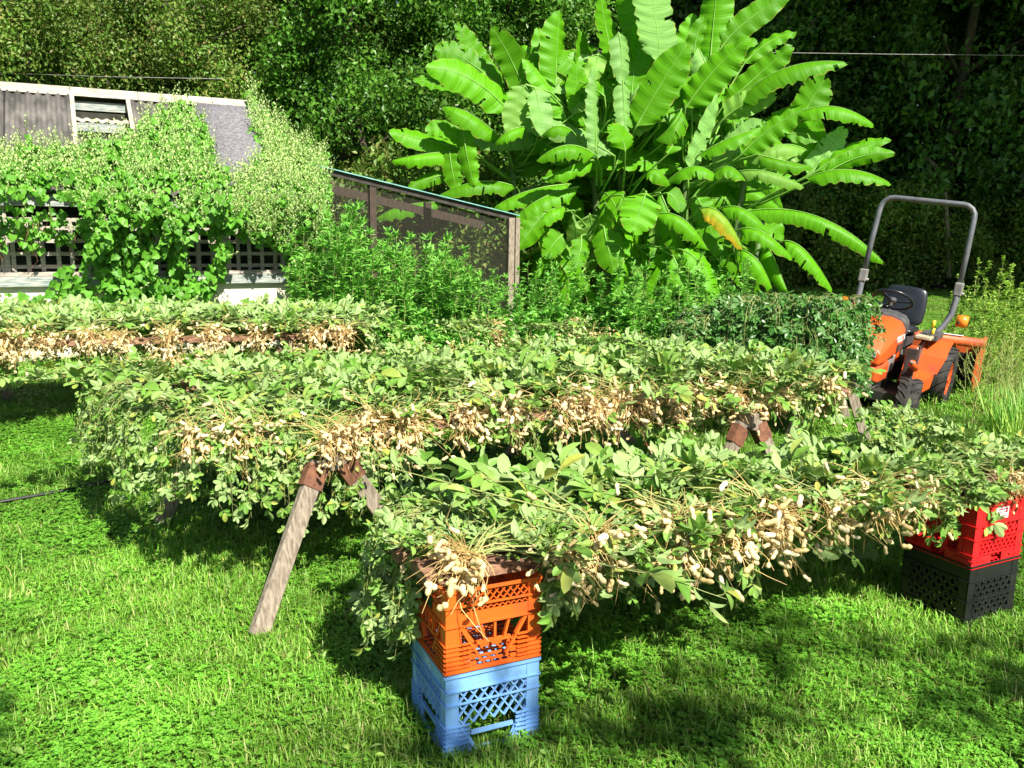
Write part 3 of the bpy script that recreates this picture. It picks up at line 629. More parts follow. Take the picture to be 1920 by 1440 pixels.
# front rack
E3a = (Vector((CF.x, CF.y, 0)) - E2 * .125, E2)
row([(885, 1040), (1052, 985), (1118, 990), (1262, 990), (1300, 930), (1380, 960), (1450, 960), (1562, 940), (1672, 930), (1750, 880), (1900, 870)], ZT + .05, BA - .12, 'full', VR, 'the front rack', sc_=1.16, edge=E3a)
r3o = Vector((CF.x, CF.y, 0)) - D2 * .1; r3L = (Vector((CR.x, CR.y, 0)) - r3o).length + .35
d3 = (Vector((CR.x, CR.y, 0)) + D2 * .3 - r3o).normalized(); e3 = Vector((-d3.y, d3.x, 0)); a3 = math.atan2(d3.y, d3.x)
gf = 'leafy peanut plant lying among the others on the front rack'
for i in range(30):
    fr = max(.035, (i + rnd.uniform(-.3, .3)) / 29); p = r3o + d3 * (r3L * fr) + e3 * rnd.uniform(-.04, .16); p.z = ZT + .045 + rnd.uniform(0, .03)
    place(VF[i % 4], p, a3 + (rnd.uniform(-1.5, 1.5) if fr > .3 else rnd.uniform(-1.4, -.4)), gf, 'leafy plants on the front rack', 'join', rnd.uniform(.7, 1.0), roll_=rnd.uniform(-.25, .25), tilt=rnd.uniform(-.16, .06))
for i in range(7):
    p = r3o + d3 * (.04 + .075 * i) - e3 * rnd.uniform(.02, .09); p.z = ZT + .05 + rnd.uniform(0, .03)
    place(VF[i % 4], p, a3 + rnd.uniform(-1.3, .2), 'leafy peanut plant piled on the plank end above the orange crate', 'leafy plants above the orange crate', 'join', rnd.uniform(.5, .68), roll_=rnd.uniform(-.2, .2))
for i in range(9):
    p = r3o + d3 * (.35 + (r3L - .5) * (i + rnd.uniform(-.3, .3)) / 9) - e3 * rnd.uniform(.02, .10); p.z = ZT + rnd.uniform(.04, .09)
    place(VS[i % 4], p, a3 + R(180) + rnd.uniform(-.9, .9), 'short leafy spray hanging among the roots on the near side of the front rack', 'leafy sprays among the roots of the front rack', 'join', rnd.uniform(.8, 1.1))
for i in range(17):
    p = L0 + d2 * (.1 + 3.4 * (i + rnd.uniform(-.3, .3)) / 16) - dB * rnd.uniform(.02, .08); p.z = rnd.uniform(.76, .81)
    place(VS[i % 4], p, R(22 + 180) + rnd.uniform(-.9, .9), 'short leafy spray hanging among the roots of the middle rack', 'leafy sprays among the roots of the middle rack', 'join', rnd.uniform(.7, 1.0))
for px, py, Y in ((1705, 850, 3.75), (1760, 845, 3.9), (1810, 850, 3.8)):
    place(VF[px % 4], P(px, py, Y), R(70 + (px - 1760) * .5), 'green peanut plant lifted above the others behind the red crate end', 'upright green plants behind the red crate end', 'join', .5, tilt=.75)
gh = 'leafy peanut plant hanging over the back of the front rack'
for i in range(13):
    p = r3o + d3 * (r3L * (i + .3 + rnd.uniform(-.3, .3)) / 13) + e3 * rnd.uniform(.1, .2); p.z = ZT + .05
    place(VD[i % 4], p, a3 + rnd.uniform(-.3, .3), gh, 'plants hanging behind the front rack', 'join', rnd.uniform(.72, .92))
for i in range(8):
    p = r3o - d3 * rnd.uniform(-.14, .0) + e3 * (.07 + .04 * i); p.z = ZT + .045 + .006 * i
    place(VD[(i + 1) % 4], p, a3 + R(90) - R(25) + R(10) * i * .5 + rnd.uniform(-.2, .2), 'leafy peanut plant drooping to the ground off the left end of the front rack', 'plants drooping off the left end of the front rack', 'join', rnd.uniform(.52, .72))
# middle rack
nB = Vector((-.38, .925, 0))
E2a = (L0 - nB * .085, nB)
row([(372, 800), (440, 800), (505, 795), (700, 790), (755, 785), (868, 775), (945, 765), (1050, 775), (1100, 765), (1160, 760), (1205, 725), (1255, 745), (1310, 740), (1370, 735), (1415, 735), (1455, 735), (1535, 730)], .755, R(22), 'full', VR, 'the middle rack', edge=E2a, sc_=1.12)
for (px, py, z_, tx_) in ((612, 850, .74, 'lowest root bundle spilling over the top of the long sawhorse leg'), (652, 838, .75, 'bundle above the rusty sawhorse bracket, right of the lowest one')):
    p = G(px, py - 25, z_); place(VR[px % 5], p, R(22) + rnd.uniform(-.2, .2), 'peanut plant, ' + tx_, None, 'full', 1.05)
for i in range(54):
    p = L0 + d2 * (.48 + 3.22 * ((i * .618) % 1)) + dB * (rnd.uniform(.02, 1.2)); p.z = .76 + rnd.uniform(0, .05)
    place(VF[i % 4], p, R(22) + rnd.uniform(-2.2, 2.2), 'leafy peanut plant in the thick of the middle rack', 'leafy plants on the middle rack', 'join', rnd.uniform(.8, 1.1), roll_=rnd.uniform(-.2, .2), tilt=rnd.uniform(-.12, .08))
for i in range(17):
    p = L0 + d2 * (.1 + 3.5 * (i + rnd.uniform(-.3, .3)) / 16) + dB * (1.62 + rnd.uniform(-.08, .08)); p.z = .75 + rnd.uniform(0, .06)
    place(VJ[i % 4], p, R(180 + 25) + rnd.uniform(-.4, .4), 'peanut plant with roots pointing away on the back of the middle rack', 'plants along the back of the middle rack', 'join', rnd.uniform(.9, 1.1))
for i in range(9):
    p = L0 + d2 * rnd.uniform(.0, .2) + dB * (.05 + 1.45 * i / 8); p.z = .76 + rnd.uniform(0, .05)
    place(VD[i % 4], p, R(22 + 90) + rnd.uniform(-.35, .35), 'leafy peanut plant cascading off the left end of the middle rack', 'plants cascading off the left end of the middle rack', 'join', rnd.uniform(.5, .72))
for i in range(5):
    p = L0 + d2 * (.25 + .16 * i) + dB * .02; p.z = .74
    place(VD[i % 4], p, R(22 + 180) + rnd.uniform(-.4, .4), 'leafy peanut plant hanging in front of the left sawhorse', 'plants hanging in front of the left sawhorse', 'join', rnd.uniform(.5, .7))
for px, py in ((1075, 612), (925, 615), (1110, 640)):
    p = G(px, py, .86); place(VJ[(px) % 4], p, R(160), {1075: 'dry peanut root bundle sticking up before the banana clump', 925: 'peanut root bundle on top at the back, in front of the weeds', 1110: 'small peanut root bundle at the back of the middle rack below the bananas'}[px], None, 'join', .9)
# rear left rack
nC = Vector((-.33, .945, 0))
row([(15, 655), (60, 670), (110, 690), (180, 672), (235, 645), (325, 655), (405, 655), (492, 600), (590, 640), (650, 628)], .76, R(19), 'join', VJ, 'the rear left rack', sc_=1.1, edge=(r1 - nC * .09, nC))
for i in range(56):
    p = r1 + d1 * (3.8 * ((i * .618) % 1)) + dC * rnd.uniform(.05, .95); p.z = .76 + rnd.uniform(0, .06)
    place(VF[i % 4], p, R(19) + rnd.uniform(-1.2, 1.2), 'leafy peanut plant piled on the rear left rack beside the shed', 'leafy plants on the rear left rack', 'join', rnd.uniform(.95, 1.2))
for i in range(8):
    p = r1 + d1 * (3.7) + dC * (.1 + 1.3 * i / 8); p.z = .78
    place(VD[i % 4], p, R(19 - 90) + rnd.uniform(-.4, .4), 'leafy peanut plant hanging off the right end of the rear left rack', 'plants hanging off the right end of the rear left rack', 'join', rnd.uniform(.7, .9))
for i in range(12):
    p = r1 + d1 * (3.7 * (i + .5) / 12) + dC * .45; p.z = .74
    place(VD[i % 4], p, R(19) + rnd.uniform(-.3, .3), 'leafy peanut plant hanging dark beneath the rear left rack', 'plants hanging under the rear left rack', 'join', rnd.uniform(.6, .8))
# leaflets and pods dropped on the lawn
s = Soup(); T = []; 
for i in range(260):
    p = G(rnd.uniform(0, 1900), rnd.uniform(850, 1438), rnd.uniform(.03, .055)); T.append(p)
nn_ = np.array([(0, 0, 1.0)]) + rng.normal(0, .35, (260, 3)); dd_ = rng.normal(size=(260, 3)) * [1, 1, .2]
one = Soup(); leaflet(one, Vector((0, 0, 0)), Vector((0, 1, 0)), Vector((0, 0, 1)), .034, .017, .3, .2)
s.add(one.tmpl(), frames(dd_, unit(nn_)) * rng.uniform(.6, 1.2, 260)[:, None, None], np.array([tuple(p) for p in T]))
tag(part('fallen_leaflets', s, M['pleaf'], None), 'scattered fallen leaflets lying in the grass around the racks', 'fallen leaves', kind='stuff')
# ---------------------------------------------------------------- shed covered in vine
SA = R(27); U = Vector((math.cos(SA), math.sin(SA), 0)); NN = Vector((math.sin(SA), -math.cos(SA), 0))     # along the wall, towards the camera
S0 = Vector((-7.2, 8.75, 0))
def su(px):                        # distance along the wall under photo column px
    p = ray_plane(px, 430, S0, NN); return (p - S0).dot(U)
def sp(u, out, z): return S0 + U * u + NN * out + Vector((0, 0, z))
UR = su(540); EAVE = 1.86; RDG_Z = 3.22; RDG_D = 1.75
shed = thing('vine_covered_shed', 'low old greenhouse shed with corrugated roof and lattice openings under a vine', 'shed', tuple(S0)); 
rs = Matrix.Rotation(SA, 4, 'Z'); shed.rotation_euler = (0, 0, SA)
# local axes of the shed: x along wall, y away from the camera, z up
M['white_wall'] = solid('whitewashed_wall', (.62, .55, .42), (.82, .76, .64), 4, .9, .4)
M['bluewood'] = solid('faded_blue_wood', (.16, .22, .22), (.50, .50, .44), 12, .85, .4, stretch=(.6, 6, 6))
M['greywood'] = solid('grey_board', (.26, .23, .19), (.56, .50, .42), 14, .85, .4, stretch=(.5, 6, 6))
M['corr'] = solid('weathered_corrugated_sheet', (.06, .056, .052), (.17, .155, .14), 6, .85, .3, stretch=(1, .5, .5))
M['felt'] = solid('grey_roofing_felt', (.11, .105, .115), (.22, .21, .23), 30, .9, .8)
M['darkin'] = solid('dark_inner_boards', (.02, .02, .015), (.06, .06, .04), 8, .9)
s = Soup(); s.box((UR / 2, .1, .44), (UR, .2, .88)); part('foundation_wall', s, M['white_wall'], shed)
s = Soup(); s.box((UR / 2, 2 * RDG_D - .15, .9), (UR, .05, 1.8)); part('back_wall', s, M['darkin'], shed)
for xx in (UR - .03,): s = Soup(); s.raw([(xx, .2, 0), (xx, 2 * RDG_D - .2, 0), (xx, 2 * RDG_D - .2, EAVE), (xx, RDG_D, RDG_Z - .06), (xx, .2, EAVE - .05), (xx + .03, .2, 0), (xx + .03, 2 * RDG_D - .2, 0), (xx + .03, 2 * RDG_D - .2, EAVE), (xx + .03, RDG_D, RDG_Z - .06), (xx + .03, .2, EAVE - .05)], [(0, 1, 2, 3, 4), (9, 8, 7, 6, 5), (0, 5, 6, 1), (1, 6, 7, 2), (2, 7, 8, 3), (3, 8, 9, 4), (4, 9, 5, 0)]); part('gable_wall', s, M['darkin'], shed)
s = Soup(); s.box((UR / 2, .06, .94), (UR + .02, .26, .11)); part('sill_beam', s, M['bluewood'], shed, False, .004)
s = Soup(); s.box((UR / 2, .02, 1.02), (UR, .12, .045)); part('sill_board', s, M['greywood'], shed, False, .003)
s = Soup(); s.box((UR / 2, .0, EAVE - .02), (UR + .1, .05, .13)); part('eave_board', s, M['bluewood'], shed, False, .003)
for px in (4, 225, 425, 535):
    u = su(px); s = Soup(); s.box((u, .10, 1.4), (.09, .09, .80)); part('wall_post', s, M['greywood'], shed)
# lattice: verticals and horizontals one by one
ua, ub = 1.05, UR - .05
u = ua
while u < ub:
    s = Soup(); s.box((u + rnd.uniform(-.012, .012), .052, 1.345), (.045, .012, .60)); part('lattice_slat', s, M['greywood'], shed)
    u += .152
for z in (1.10, 1.245, 1.39, 1.535, 1.63):
    s = Soup(); s.box(((ua + ub) / 2, .065, z), (ub - ua, .012, .042)); part('lattice_rail', s, M['greywood'], shed)
# roof: sloping sheets
ey, ez = -.12, EAVE + .07; ry, rz_ = RDG_D, RDG_Z
def rp(u, t, off=0.0):             # point on the front roof slope, t 0 eave .. 1 ridge
    n = Vector((0, -(rz_ - ez), (ry - ey))).normalized(); return Vector((u, ey + (ry - ey) * t, ez + (rz_ - ez) * t)) + n * off
def ru(px, py):                    # u, t of a photo pixel on the roof slope
    n = (NN * (rz_ - ez) + Vector((0, 0, 1)) * (ry - ey)).normalized(); p = ray_plane(px, py, sp(0, -ey, ez), n) - S0
    return p.dot(U), ((-p.dot(NN)) - ey) / (ry - ey)
def sheet(u0, u1, t0, t1, mat, name, amp=.024, pitch=.112, off=0.0):
    s = Soup(); n = max(4, int((u1 - u0) / pitch * 6)) if amp else 2; v = []; f = []; m = 7
    for j in range(m):
        t = t0 + (t1 - t0) * j / (m - 1)
        for i in range(n + 1):
            u = u0 + (u1 - u0) * i / n; v.append(rp(u, t, off + amp * math.sin(2 * math.pi * (u - u0) / pitch) + rnd.uniform(-.001, .001)))
    for j in range(m - 1):
        for i in range(n): a = j * (n + 1) + i; f.append((a, a + 1, a + n + 2, a + n + 1))
    s.raw(v, f); o = part(name, s, mat, shed, True); so = o.modifiers.new('t', 'SOLIDIFY'); so.thickness = .008; so.offset = -1
ub0, tb0 = ru(138, 240); ub1, _ = ru(243, 240); uf, _ = ru(385, 230); ue, _ = ru(470, 200)
sheet(-.3, ru(8, 240)[0], 0, 1, M['corr'], 'roof_sheet', off=.03); sheet(ru(8, 240)[0], ub0, 0, 1, M['corr'], 'roof_sheet', off=.02)
sheet(ub1 + .05, uf, .0, 1, M['corr'], 'roof_sheet', off=.015); sheet(ub0 + .02, ub1 + .04, .0, ru(190, 262)[1], M['corr'], 'roof_sheet', off=.01); sheet(uf - .1, UR + .08, 0, 1, M['felt'], 'roof_felt', amp=0, off=.045)
sheet(ub0 + .02, ub1 + .03, ru(190, 222)[1] - .035, ru(190, 222)[1], M['greywood'], 'roof_batten', amp=.012, off=-.01)
for u in (ub0 + .01, ub1 + .03):
    s = Soup(); s.beam(rp(u, 0.02, .03), rp(u, .98, .03), .05, .05, up=Vector((0, -1, 1))); part('rafter', s, M['greywood'], shed)
for j in range(5):
    s = Soup(); t = .55 + .11 * j; s.box(((ub0 + ub1) / 2, RDG_D + .05 - .02 * j, 2.55 + j * .13), (ub1 - ub0 + .6, .025, .11)); part('inner_board', s, M['darkin'] if j % 2 else M['bluewood'], shed)
u = -.3
L_b = []
while u < ue - .02:
    u2 = min(u + rnd.uniform(.8, 1.2), ue); s = Soup(); a = rp((u + u2) / 2, .99, .05)
    s.beam(rp(u, .975, .055), rp(u2 - .006, .975, .055), .014, .13, up=Vector((0, .5, .9))); part('ridge_board', s, M['greywood'], shed); u = u2
s = Soup(); s.raw([(-.3, RDG_D, RDG_Z + .02), (UR + .05, RDG_D, RDG_Z + .02), (UR + .05, 2 * RDG_D + .2, EAVE), (-.3, 2 * RDG_D + .2, EAVE)], [(0, 1, 2, 3)]); o = part('back_roof', s, M['corr'], shed); o.modifiers.new('t', 'SOLIDIFY').thickness = .02

# lean-to with a screened side, right of the shed
def LT(px, py): 
    p = ray_plane(px, py, S0 + NN * -.25, NN); return p
TL = LT(590, 312); TR = LT(966, 406); lean = thing('screened_lean_to', 'lean-to pen with dark mesh screen and teal roof edge joined to the shed', 'lean-to', (TL.x, TL.y, 0))
o3 = Vector((TL.x, TL.y, 0)); back = -NN * 1.1
M['teal'] = solid('teal_metal_edge', (.16, .42, .40), (.28, .58, .55), 10, .5); M['darkroof'] = solid('dark_roof_sheet', (.03, .025, .02), (.06, .05, .045), 10, .8); M['darkpost'] = solid('dark_brown_post', (.04, .03, .02), (.09, .06, .045), 12, .9, .3, stretch=(6, 6, 1))
a = TL - o3; b = TR - o3
s = Soup(); s.beam(a + Vector((0, 0, .015)) + NN * .05, b + Vector((0, 0, .015)) + NN * .05 + U * .04, .05, .012); part('roof_edge', s, M['teal'], lean)
s = Soup(); s.beam(a + Vector((0, 0, -.03)) + NN * .02, b + Vector((0, 0, -.03)) + NN * .02, .03, .075); part('front_beam', s, M['darkroof'], lean)
s = Soup(); s.raw([a + NN * .03, b + NN * .03, b + back * .35, a + back * .35], [(0, 1, 2, 3)]); o = part('roof_sheet', s, M['darkroof'], lean); o.modifiers.new('t', 'SOLIDIFY').thickness = .01
s = Soup(); s.beam(a + back + Vector((0, 0, -.14)), b + back + Vector((0, 0, -.14)), .04, .12); part('back_beam', s, M['darkpost'], lean)
for px in (700, 828):
    p = LT(px, 470) - o3; f = (p - a).dot(U) / (b - a).dot(U); p = a.lerp(b, f) ; s = Soup(); s.beam(Vector((p.x, p.y, 0)) + back * (.02 if px == 700 else .5), p + back * (.02 if px == 700 else .5) + Vector((0, 0, -.05)), .09, .09, up=NN); part('inner_post', s, M['darkpost'], lean)
for k_, (du, mt) in enumerate(((-.085, M['oldwood']), (.015, M['redwood']))):
    p = b + U * du; s = Soup(); s.beam(Vector((p.x, p.y, 0)) + NN * .03, p + NN * .03 + Vector((0, 0, -.02)), .095 - .025 * k_, .085 - .01 * k_, up=NN); part('corner_post', s, mt if k_ == 0 else M['oldwood'], lean, False, .004)
m, n, o_ = new_mat('mesh_screen'); tr = n.nodes.new('ShaderNodeBsdfTransparent'); df = n.nodes.new('ShaderNodeBsdfDiffuse'); df.inputs[0].default_value = (.06, .055, .045, 1); mxs = n.nodes.new('ShaderNodeMixShader'); mxs.inputs[0].default_value = .36
n.links.new(tr.outputs[0], mxs.inputs[1]); n.links.new(df.outputs[0], mxs.inputs[2]); n.links.new(mxs.outputs[0], o_.inputs[0]); M['screen'] = m
s = Soup(); s.raw([Vector((a.x, a.y, .0)), Vector((b.x, b.y, 0)), b + Vector((0, 0, -.04)), a + Vector((0, 0, -.04))], [(0, 1, 2, 3)]); part('mesh_screen', s, M['screen'], lean)

# the vine over the shed
HEART = (np.array([(0, 0, 0), (-.42, -.05, .06), (-.5, .35, .12), (0, 1.0, -.10), (.5, .35, .12), (.42, -.05, .06), (0, .45, -.03)], dtype=np.float32), [(0, 6, 1), (1, 6, 2), (2, 6, 3), (3, 6, 4), (4, 6, 5), (5, 6, 0)], [0] * 6)
def inpoly(x, y, P_):
    c = False; j = len(P_) - 1
    for i in range(len(P_)):
        if (P_[i][1] > y) != (P_[j][1] > y) and x < (P_[j][0] - P_[i][0]) * (y - P_[i][1]) / (P_[j][1] - P_[i][1]) + P_[i][0]: c = not c
        j = i
    return c
roofn = (NN * (rz_ - ez) + Vector((0, 0, 1)) * (ry - ey)).normalized()
def surf(px, py):
    pr = ray_plane(px, py, sp(0, -ey, ez), roofn); t = ((-(pr - S0).dot(NN)) - ey) / (ry - ey)
    if t >= 0: return pr, roofn
    
    q = ray_plane(px, py, S0 + NN * .02, NN); return ray_plane(px, py, S0 + NN * (.02 + .26 * min(1, max(0, (q.z - 1.15) / .55))), NN), NN
def vine(poly, nl, bulge, name, label, flowers, lsz=.075, holes=(), flz=None, dens=None):
    t = thing(name, label, 'vine', tuple(sp(su((poly[0][0] + poly[2][0]) / 2), .1, 0)))
    x0 = min(p[0] for p in poly); x1 = max(p[0] for p in poly); y0 = min(p[1] for p in poly); y1 = max(p[1] for p in poly)
    T = []; Dn = []; Nn = []; Fl = []; i = 0
    while len(T) < nl:
        x = rnd.uniform(x0, x1); y = rnd.uniform(y0, y1)
        if not inpoly(x, y, poly): continue
        if any(((x - hx) / rx) ** 2 + ((y - hy) / ry_) ** 2 < rnd.uniform(.5, 1.1) for hx, hy, rx, ry_ in holes): continue
        p, nn = surf(x, y); lump = math.sin(x * .045 + 2) * math.cos(y * .05) * .5 + .5 * math.sin(x * .11 + y * .07)
        bl = bulge * (.45 if nn is roofn else 1)
        q = p + nn * (bl * (.2 + .8 * rnd.random()) * (1 + .6 * lump)) + Vector((rnd.gauss(0, .03), 0, rnd.gauss(0, .03)))
        if q.z < .03: q.z = rnd.uniform(.03, .2)
        T.append(q); Dn.append((rnd.gauss(0, .6), rnd.gauss(-.3, .3), -1 + rnd.gauss(0, .6))); Nn.append(nn + Vector((rnd.gauss(.1, .55), rnd.gauss(-.1, .45), .35 + rnd.gauss(0, .55))))
        if rnd.random() < flowers * (1.0 if flz is None else flz(x, y)): Fl.append((q + nn * .06, nn))
    o = np.array(t.location)
    T = np.array(T) - o; A = frames(unit(np.array(Dn)), unit(np.array([tuple(v) for v in Nn]))) * (lsz * rng.uniform(.6, 1.45, len(T)))[:, None, None]
    s = Soup(); s.add(HEART, A, T); tag(part('foliage', s, M['vine'], t), kind='stuff')
    s = Soup(); q = Soup()
    for k in range(9): a = k * 2.4; q.raw([(.09 * math.cos(a), k / 9, .09 * math.sin(a)), (.05 * math.cos(a + 2), k / 9 + .16, .05 * math.sin(a + 2)), (.16 * math.cos(a + .8), k / 9 + .1, .16 * math.sin(a + .8))], [(0, 1, 2)])
    tm = q.tmpl()
    if Fl:
        d = unit(np.array([tuple(nn * .6 + Vector((rnd.gauss(-.15, .5), rnd.gauss(0, .3), .9 + rnd.gauss(0, .35)))) for _, nn in Fl])); A = frames(d, unit(rng.normal(size=(len(Fl), 3))))
        sc_ = rng.uniform(.09, .22, len(Fl)); A = A * np.stack([sc_ * .75, sc_, sc_ * .75], 1)[:, None, :]
        s.add(tm, A, np.array([tuple(p) for p, _ in Fl]) - o); tag(part('flower_spikes', s, M['flower'], t), kind='stuff')
    s = Soup()
    for k in range(14):
        while True:
            x = rnd.uniform(x0, x1); y = rnd.uniform(y0, y1)
            if inpoly(x, y, poly): break
        p = [Vector(surf(x + rnd.uniform(-4, 4) * j, y + 12 * j)[0] + NN * .1 - t.location) for j in range(5)]; s.tube(p, .005, 4)
    tag(part('vine_stems', s, M['redwood'], t, True), kind='stuff')
fz = lambda x, y: 1.0 if y < 420 else .12
vine([(-20, 305), (60, 292), (135, 292), (190, 282), (235, 275), (262, 258), (285, 235), (305, 212), (345, 206), (370, 232), (392, 262), (405, 310), (425, 340), (435, 415), (425, 470), (385, 545), (300, 552), (215, 545), (165, 470), (160, 400), (140, 372), (60, 362), (-20, 366)], 6000, .34, 'climbing_vine', 'big heart leaved vine mounded over the middle of the shed down to the ground', .30, holes=[(325, 372, 26, 18), (370, 470, 36, 60), (300, 500, 24, 30), (215, 330, 8, 16), (250, 430, 16, 20), (200, 400, 12, 14), (420, 440, 16, 20), (110, 360, 20, 10), (290, 440, 12, 20)], flz=fz)
vine([(462, 185), (480, 190), (505, 230), (545, 270), (610, 300), (618, 350), (600, 420), (598, 500), (575, 545), (545, 545), (532, 465), (450, 440), (425, 380), (440, 340), (470, 325), (500, 300), (470, 250)], 3600, .24, 'climbing_vine', 'pale flowering vine draped over the right end of the shed roof', .6, lsz=.06, flz=lambda x, y: 1.0 if y < 470 else .3)
vine([(-20, 390), (60, 385), (130, 400), (170, 430), (150, 470), (100, 440), (60, 470), (30, 440), (-20, 470)], 170, .12, 'climbing_vine', 'loose vine trailing across the left lattice of the shed', .05, lsz=.07)
vine([(120, 500), (190, 470), (250, 540), (300, 530), (380, 550), (400, 572), (520, 572), (560, 580), (400, 595), (200, 590), (60, 585), (0, 560), (-10, 530), (50, 560)], 330, .3, 'climbing_vine', 'low tangle of vine along the foot of the whitewashed wall', .03, lsz=.08)
s = Soup(); a = G(372, 575, .6); b = P(366, 430, a.y + .05); a.z = 0; s.tube([a, a.lerp(b, .5), b], [.014, .013, .01], 8); tag(part('cane', s, M['oldwood'], None, True), 'thin upright grey cane standing in the vine before the shed', 'cane')

# ---------------------------------------------------------------- weeds
LAN = (np.array([(0, 0, 0), (-.15, .38, .05), (0, 1, -.18), (.15, .38, .05), (0, .45, -.02)], dtype=np.float32), [(0, 4, 1), (1, 4, 2), (2, 4, 3), (3, 4, 0)], [0] * 4)
OVL = (np.array([(0, 0, 0), (-.30, .30, .06), (-.22, .7, .04), (0, 1, -.18), (.22, .7, .04), (.30, .30, .06), (0, .5, -.02)], dtype=np.float32), [(0, 6, 1), (1, 6, 2), (2, 6, 3), (3, 6, 4), (4, 6, 5), (5, 6, 0)], [0] * 6)
def stalk(h, nb, nl, lf, tm, seed, mat, spread=.22, smat='pstem', tipf=1.0):
    g = np.random.default_rng(seed); q = random.Random(seed); s = Soup(); st = Soup()
    ax = [Vector((0, 0, 0))]; 
    for j in range(8): ax.append(ax[-1] + Vector((q.gauss(0, .012), q.gauss(0, .012), h / 8)))
    st.tube(ax, [.006 * (1 - .1 * j) for j in range(9)], 4, 1, False); T = []; Dn = []; sz = []
    def along(p, k):
        for _ in range(k):
            u = q.random() ** .8 * (len(p) - 1.01); i = int(u); b = p[i].lerp(p[i + 1], u - i); a = q.uniform(0, 6.283); up = (p[i + 1] - p[i]).normalized()
            T.append(b); Dn.append(Vector((math.cos(a), math.sin(a), q.uniform(-.3, .5))) + up * .35); sz.append(lf * q.uniform(.6, 1.2) * (1 - .45 * u / len(p)))
    along(ax, nl)
    for b in range(nb):
        u = q.uniform(1.2, 7); i = int(u); a = q.uniform(0, 6.283); L_ = spread * q.uniform(.6, 1.2) * (1.25 - u / 8); p = [ax[i].lerp(ax[i + 1], u - i)]
        for j in range(4): p.append(p[-1] + Vector((math.cos(a) * (1 - .18 * j), math.sin(a) * (1 - .18 * j), .55 + .2 * j)) * L_ / 4)
        st.tube(p, .003, 3, 1, False); along(p, int(nl * .45)); 
        for _ in range(5): T.append(p[-1]); Dn.append(Vector((q.gauss(0, .6), q.gauss(0, .6), .9))); sz.append(lf * .6)
    for _ in range(9): T.append(ax[-1] - Vector((0, 0, q.uniform(0, .05)))); Dn.append(Vector((q.gauss(0, .7), q.gauss(0, .7), .8))); sz.append(lf * .65 * tipf)
    D_ = unit(np.array([tuple(d) for d in Dn])); Nn = unit(np.array([(0, 0, 1.0)]) + g.normal(0, .3, (len(T), 3))); A = frames(D_, Nn) * np.array(sz)[:, None, None]
    s.add(tm, A, np.array([tuple(t) for t in T])); fo = s.mesh('leaves', [M[mat]]); stm = Soup(); 
    st.M = [np.zeros_like(m_) for m_ in st.M]; return fo, st.mesh('stem', [M[smat]], True)
WD = [stalk(1.25, 7, 40, .13, LAN, 500 + i, 'weed', .17) for i in range(5)]
WB = [stalk(1.0, 7, 30, .13, OVL, 520 + i, 'weed') for i in range(3)]
YB = [stalk(1.1, 16, 60, .050, OVL, 540 + i, 'ybush', .34) for i in range(4)]
YW = [stalk(1.1, 14, 40, .028, LAN, 560 + i, 'ybush', .30) for i in range(3)]
def plant(v, p, sc_, name, label, cat, group, zs=1.0):
    t = thing(name, label, cat, p, rnd.uniform(0, 6.28), group); t.scale = (sc_, sc_, sc_ * zs); t.rotation_euler.x = rnd.uniform(-.08, .08); t.rotation_euler.y = rnd.uniform(-.08, .08)
    ob('leaves', v[0], t); ob('stem', v[1], t); return t
tops = [(545, 470), (570, 430), (610, 400), (650, 378), (690, 420), (720, 420), (760, 440), (800, 445), (840, 440), (880, 462), (930, 480), (965, 492), (1000, 500), (1030, 520)]
def toph(px):
    for (a, b), (c, d) in zip(tops, tops[1:]):
        if a <= px <= c: return b + (d - b) * (px - a) / (c - a)
    return 480
for i in range(150):
    px = rnd.uniform(540, 1045); Y = rnd.uniform(8.7, 10.9); d = ray(px, toph(px) + rnd.uniform(-8, 42) + max(0, (10.2 - Y)) * 36); t_ = Y / d.y; h = CAM_H + d.z * t_
    x = d.x * t_
    if (Vector((x, Y, 0)) - (S0 - NN * .25)).dot(NN) < .12: Y -= .9; x = d.x * Y / d.y
    plant(WD[i % 5], (x, Y, 0), max(.5, h / 1.27), 'tall_weed', 'tall green nettle like weed in the thicket before the mesh screen', 'weed', 'tall weeds in front of the mesh screen')
for i in range(60):
    px = rnd.uniform(560, 1060); Y = rnd.uniform(7.7, 8.7); d = ray(px, rnd.uniform(575, 625)); t_ = Y / d.y
    plant(WB[i % 3], (d.x * t_, Y, 0), max(.45, (CAM_H + d.z * t_) / 1.05), 'leafy_weed', 'lower leafy weed at the foot of the thicket behind the middle rack', 'weed', 'low weeds behind the middle rack')
for i in range(72):
    px = rnd.uniform(1040, 1410); Y = rnd.uniform(9.4, 11.2); d = ray(px, rnd.uniform(490, 575)); t_ = Y / d.y
    plant((WB + WD)[i % 8], (d.x * t_, Y, 0), max(.45, (CAM_H + d.z * t_) / 1.15), 'undergrowth_plant', 'leafy weed growing in the shade at the foot of the banana clump', 'weed', 'weeds under the banana clump')
for px, py, Y in ((1830, 470, 10.0), (1880, 465, 9.7), (1800, 520, 9.9), (1860, 500, 9.4), (1915, 480, 9.5), (1940, 500, 9.9), (1790, 545, 9.5), (1845, 540, 9.2), (1900, 530, 9.2), (1930, 560, 9.0), (1870, 560, 9.1), (1960, 520, 9.1)):
    d = ray(px, py + rnd.uniform(-5, 10)); t_ = Y / d.y; plant(YB[int(px) % 4], (d.x * t_, Y, 0), (CAM_H + d.z * t_) / 1.16, 'yellow_green_shrub', 'bright yellow green bush at the right edge behind the tractor implement', 'bush', 'yellow green bushes at the right edge')
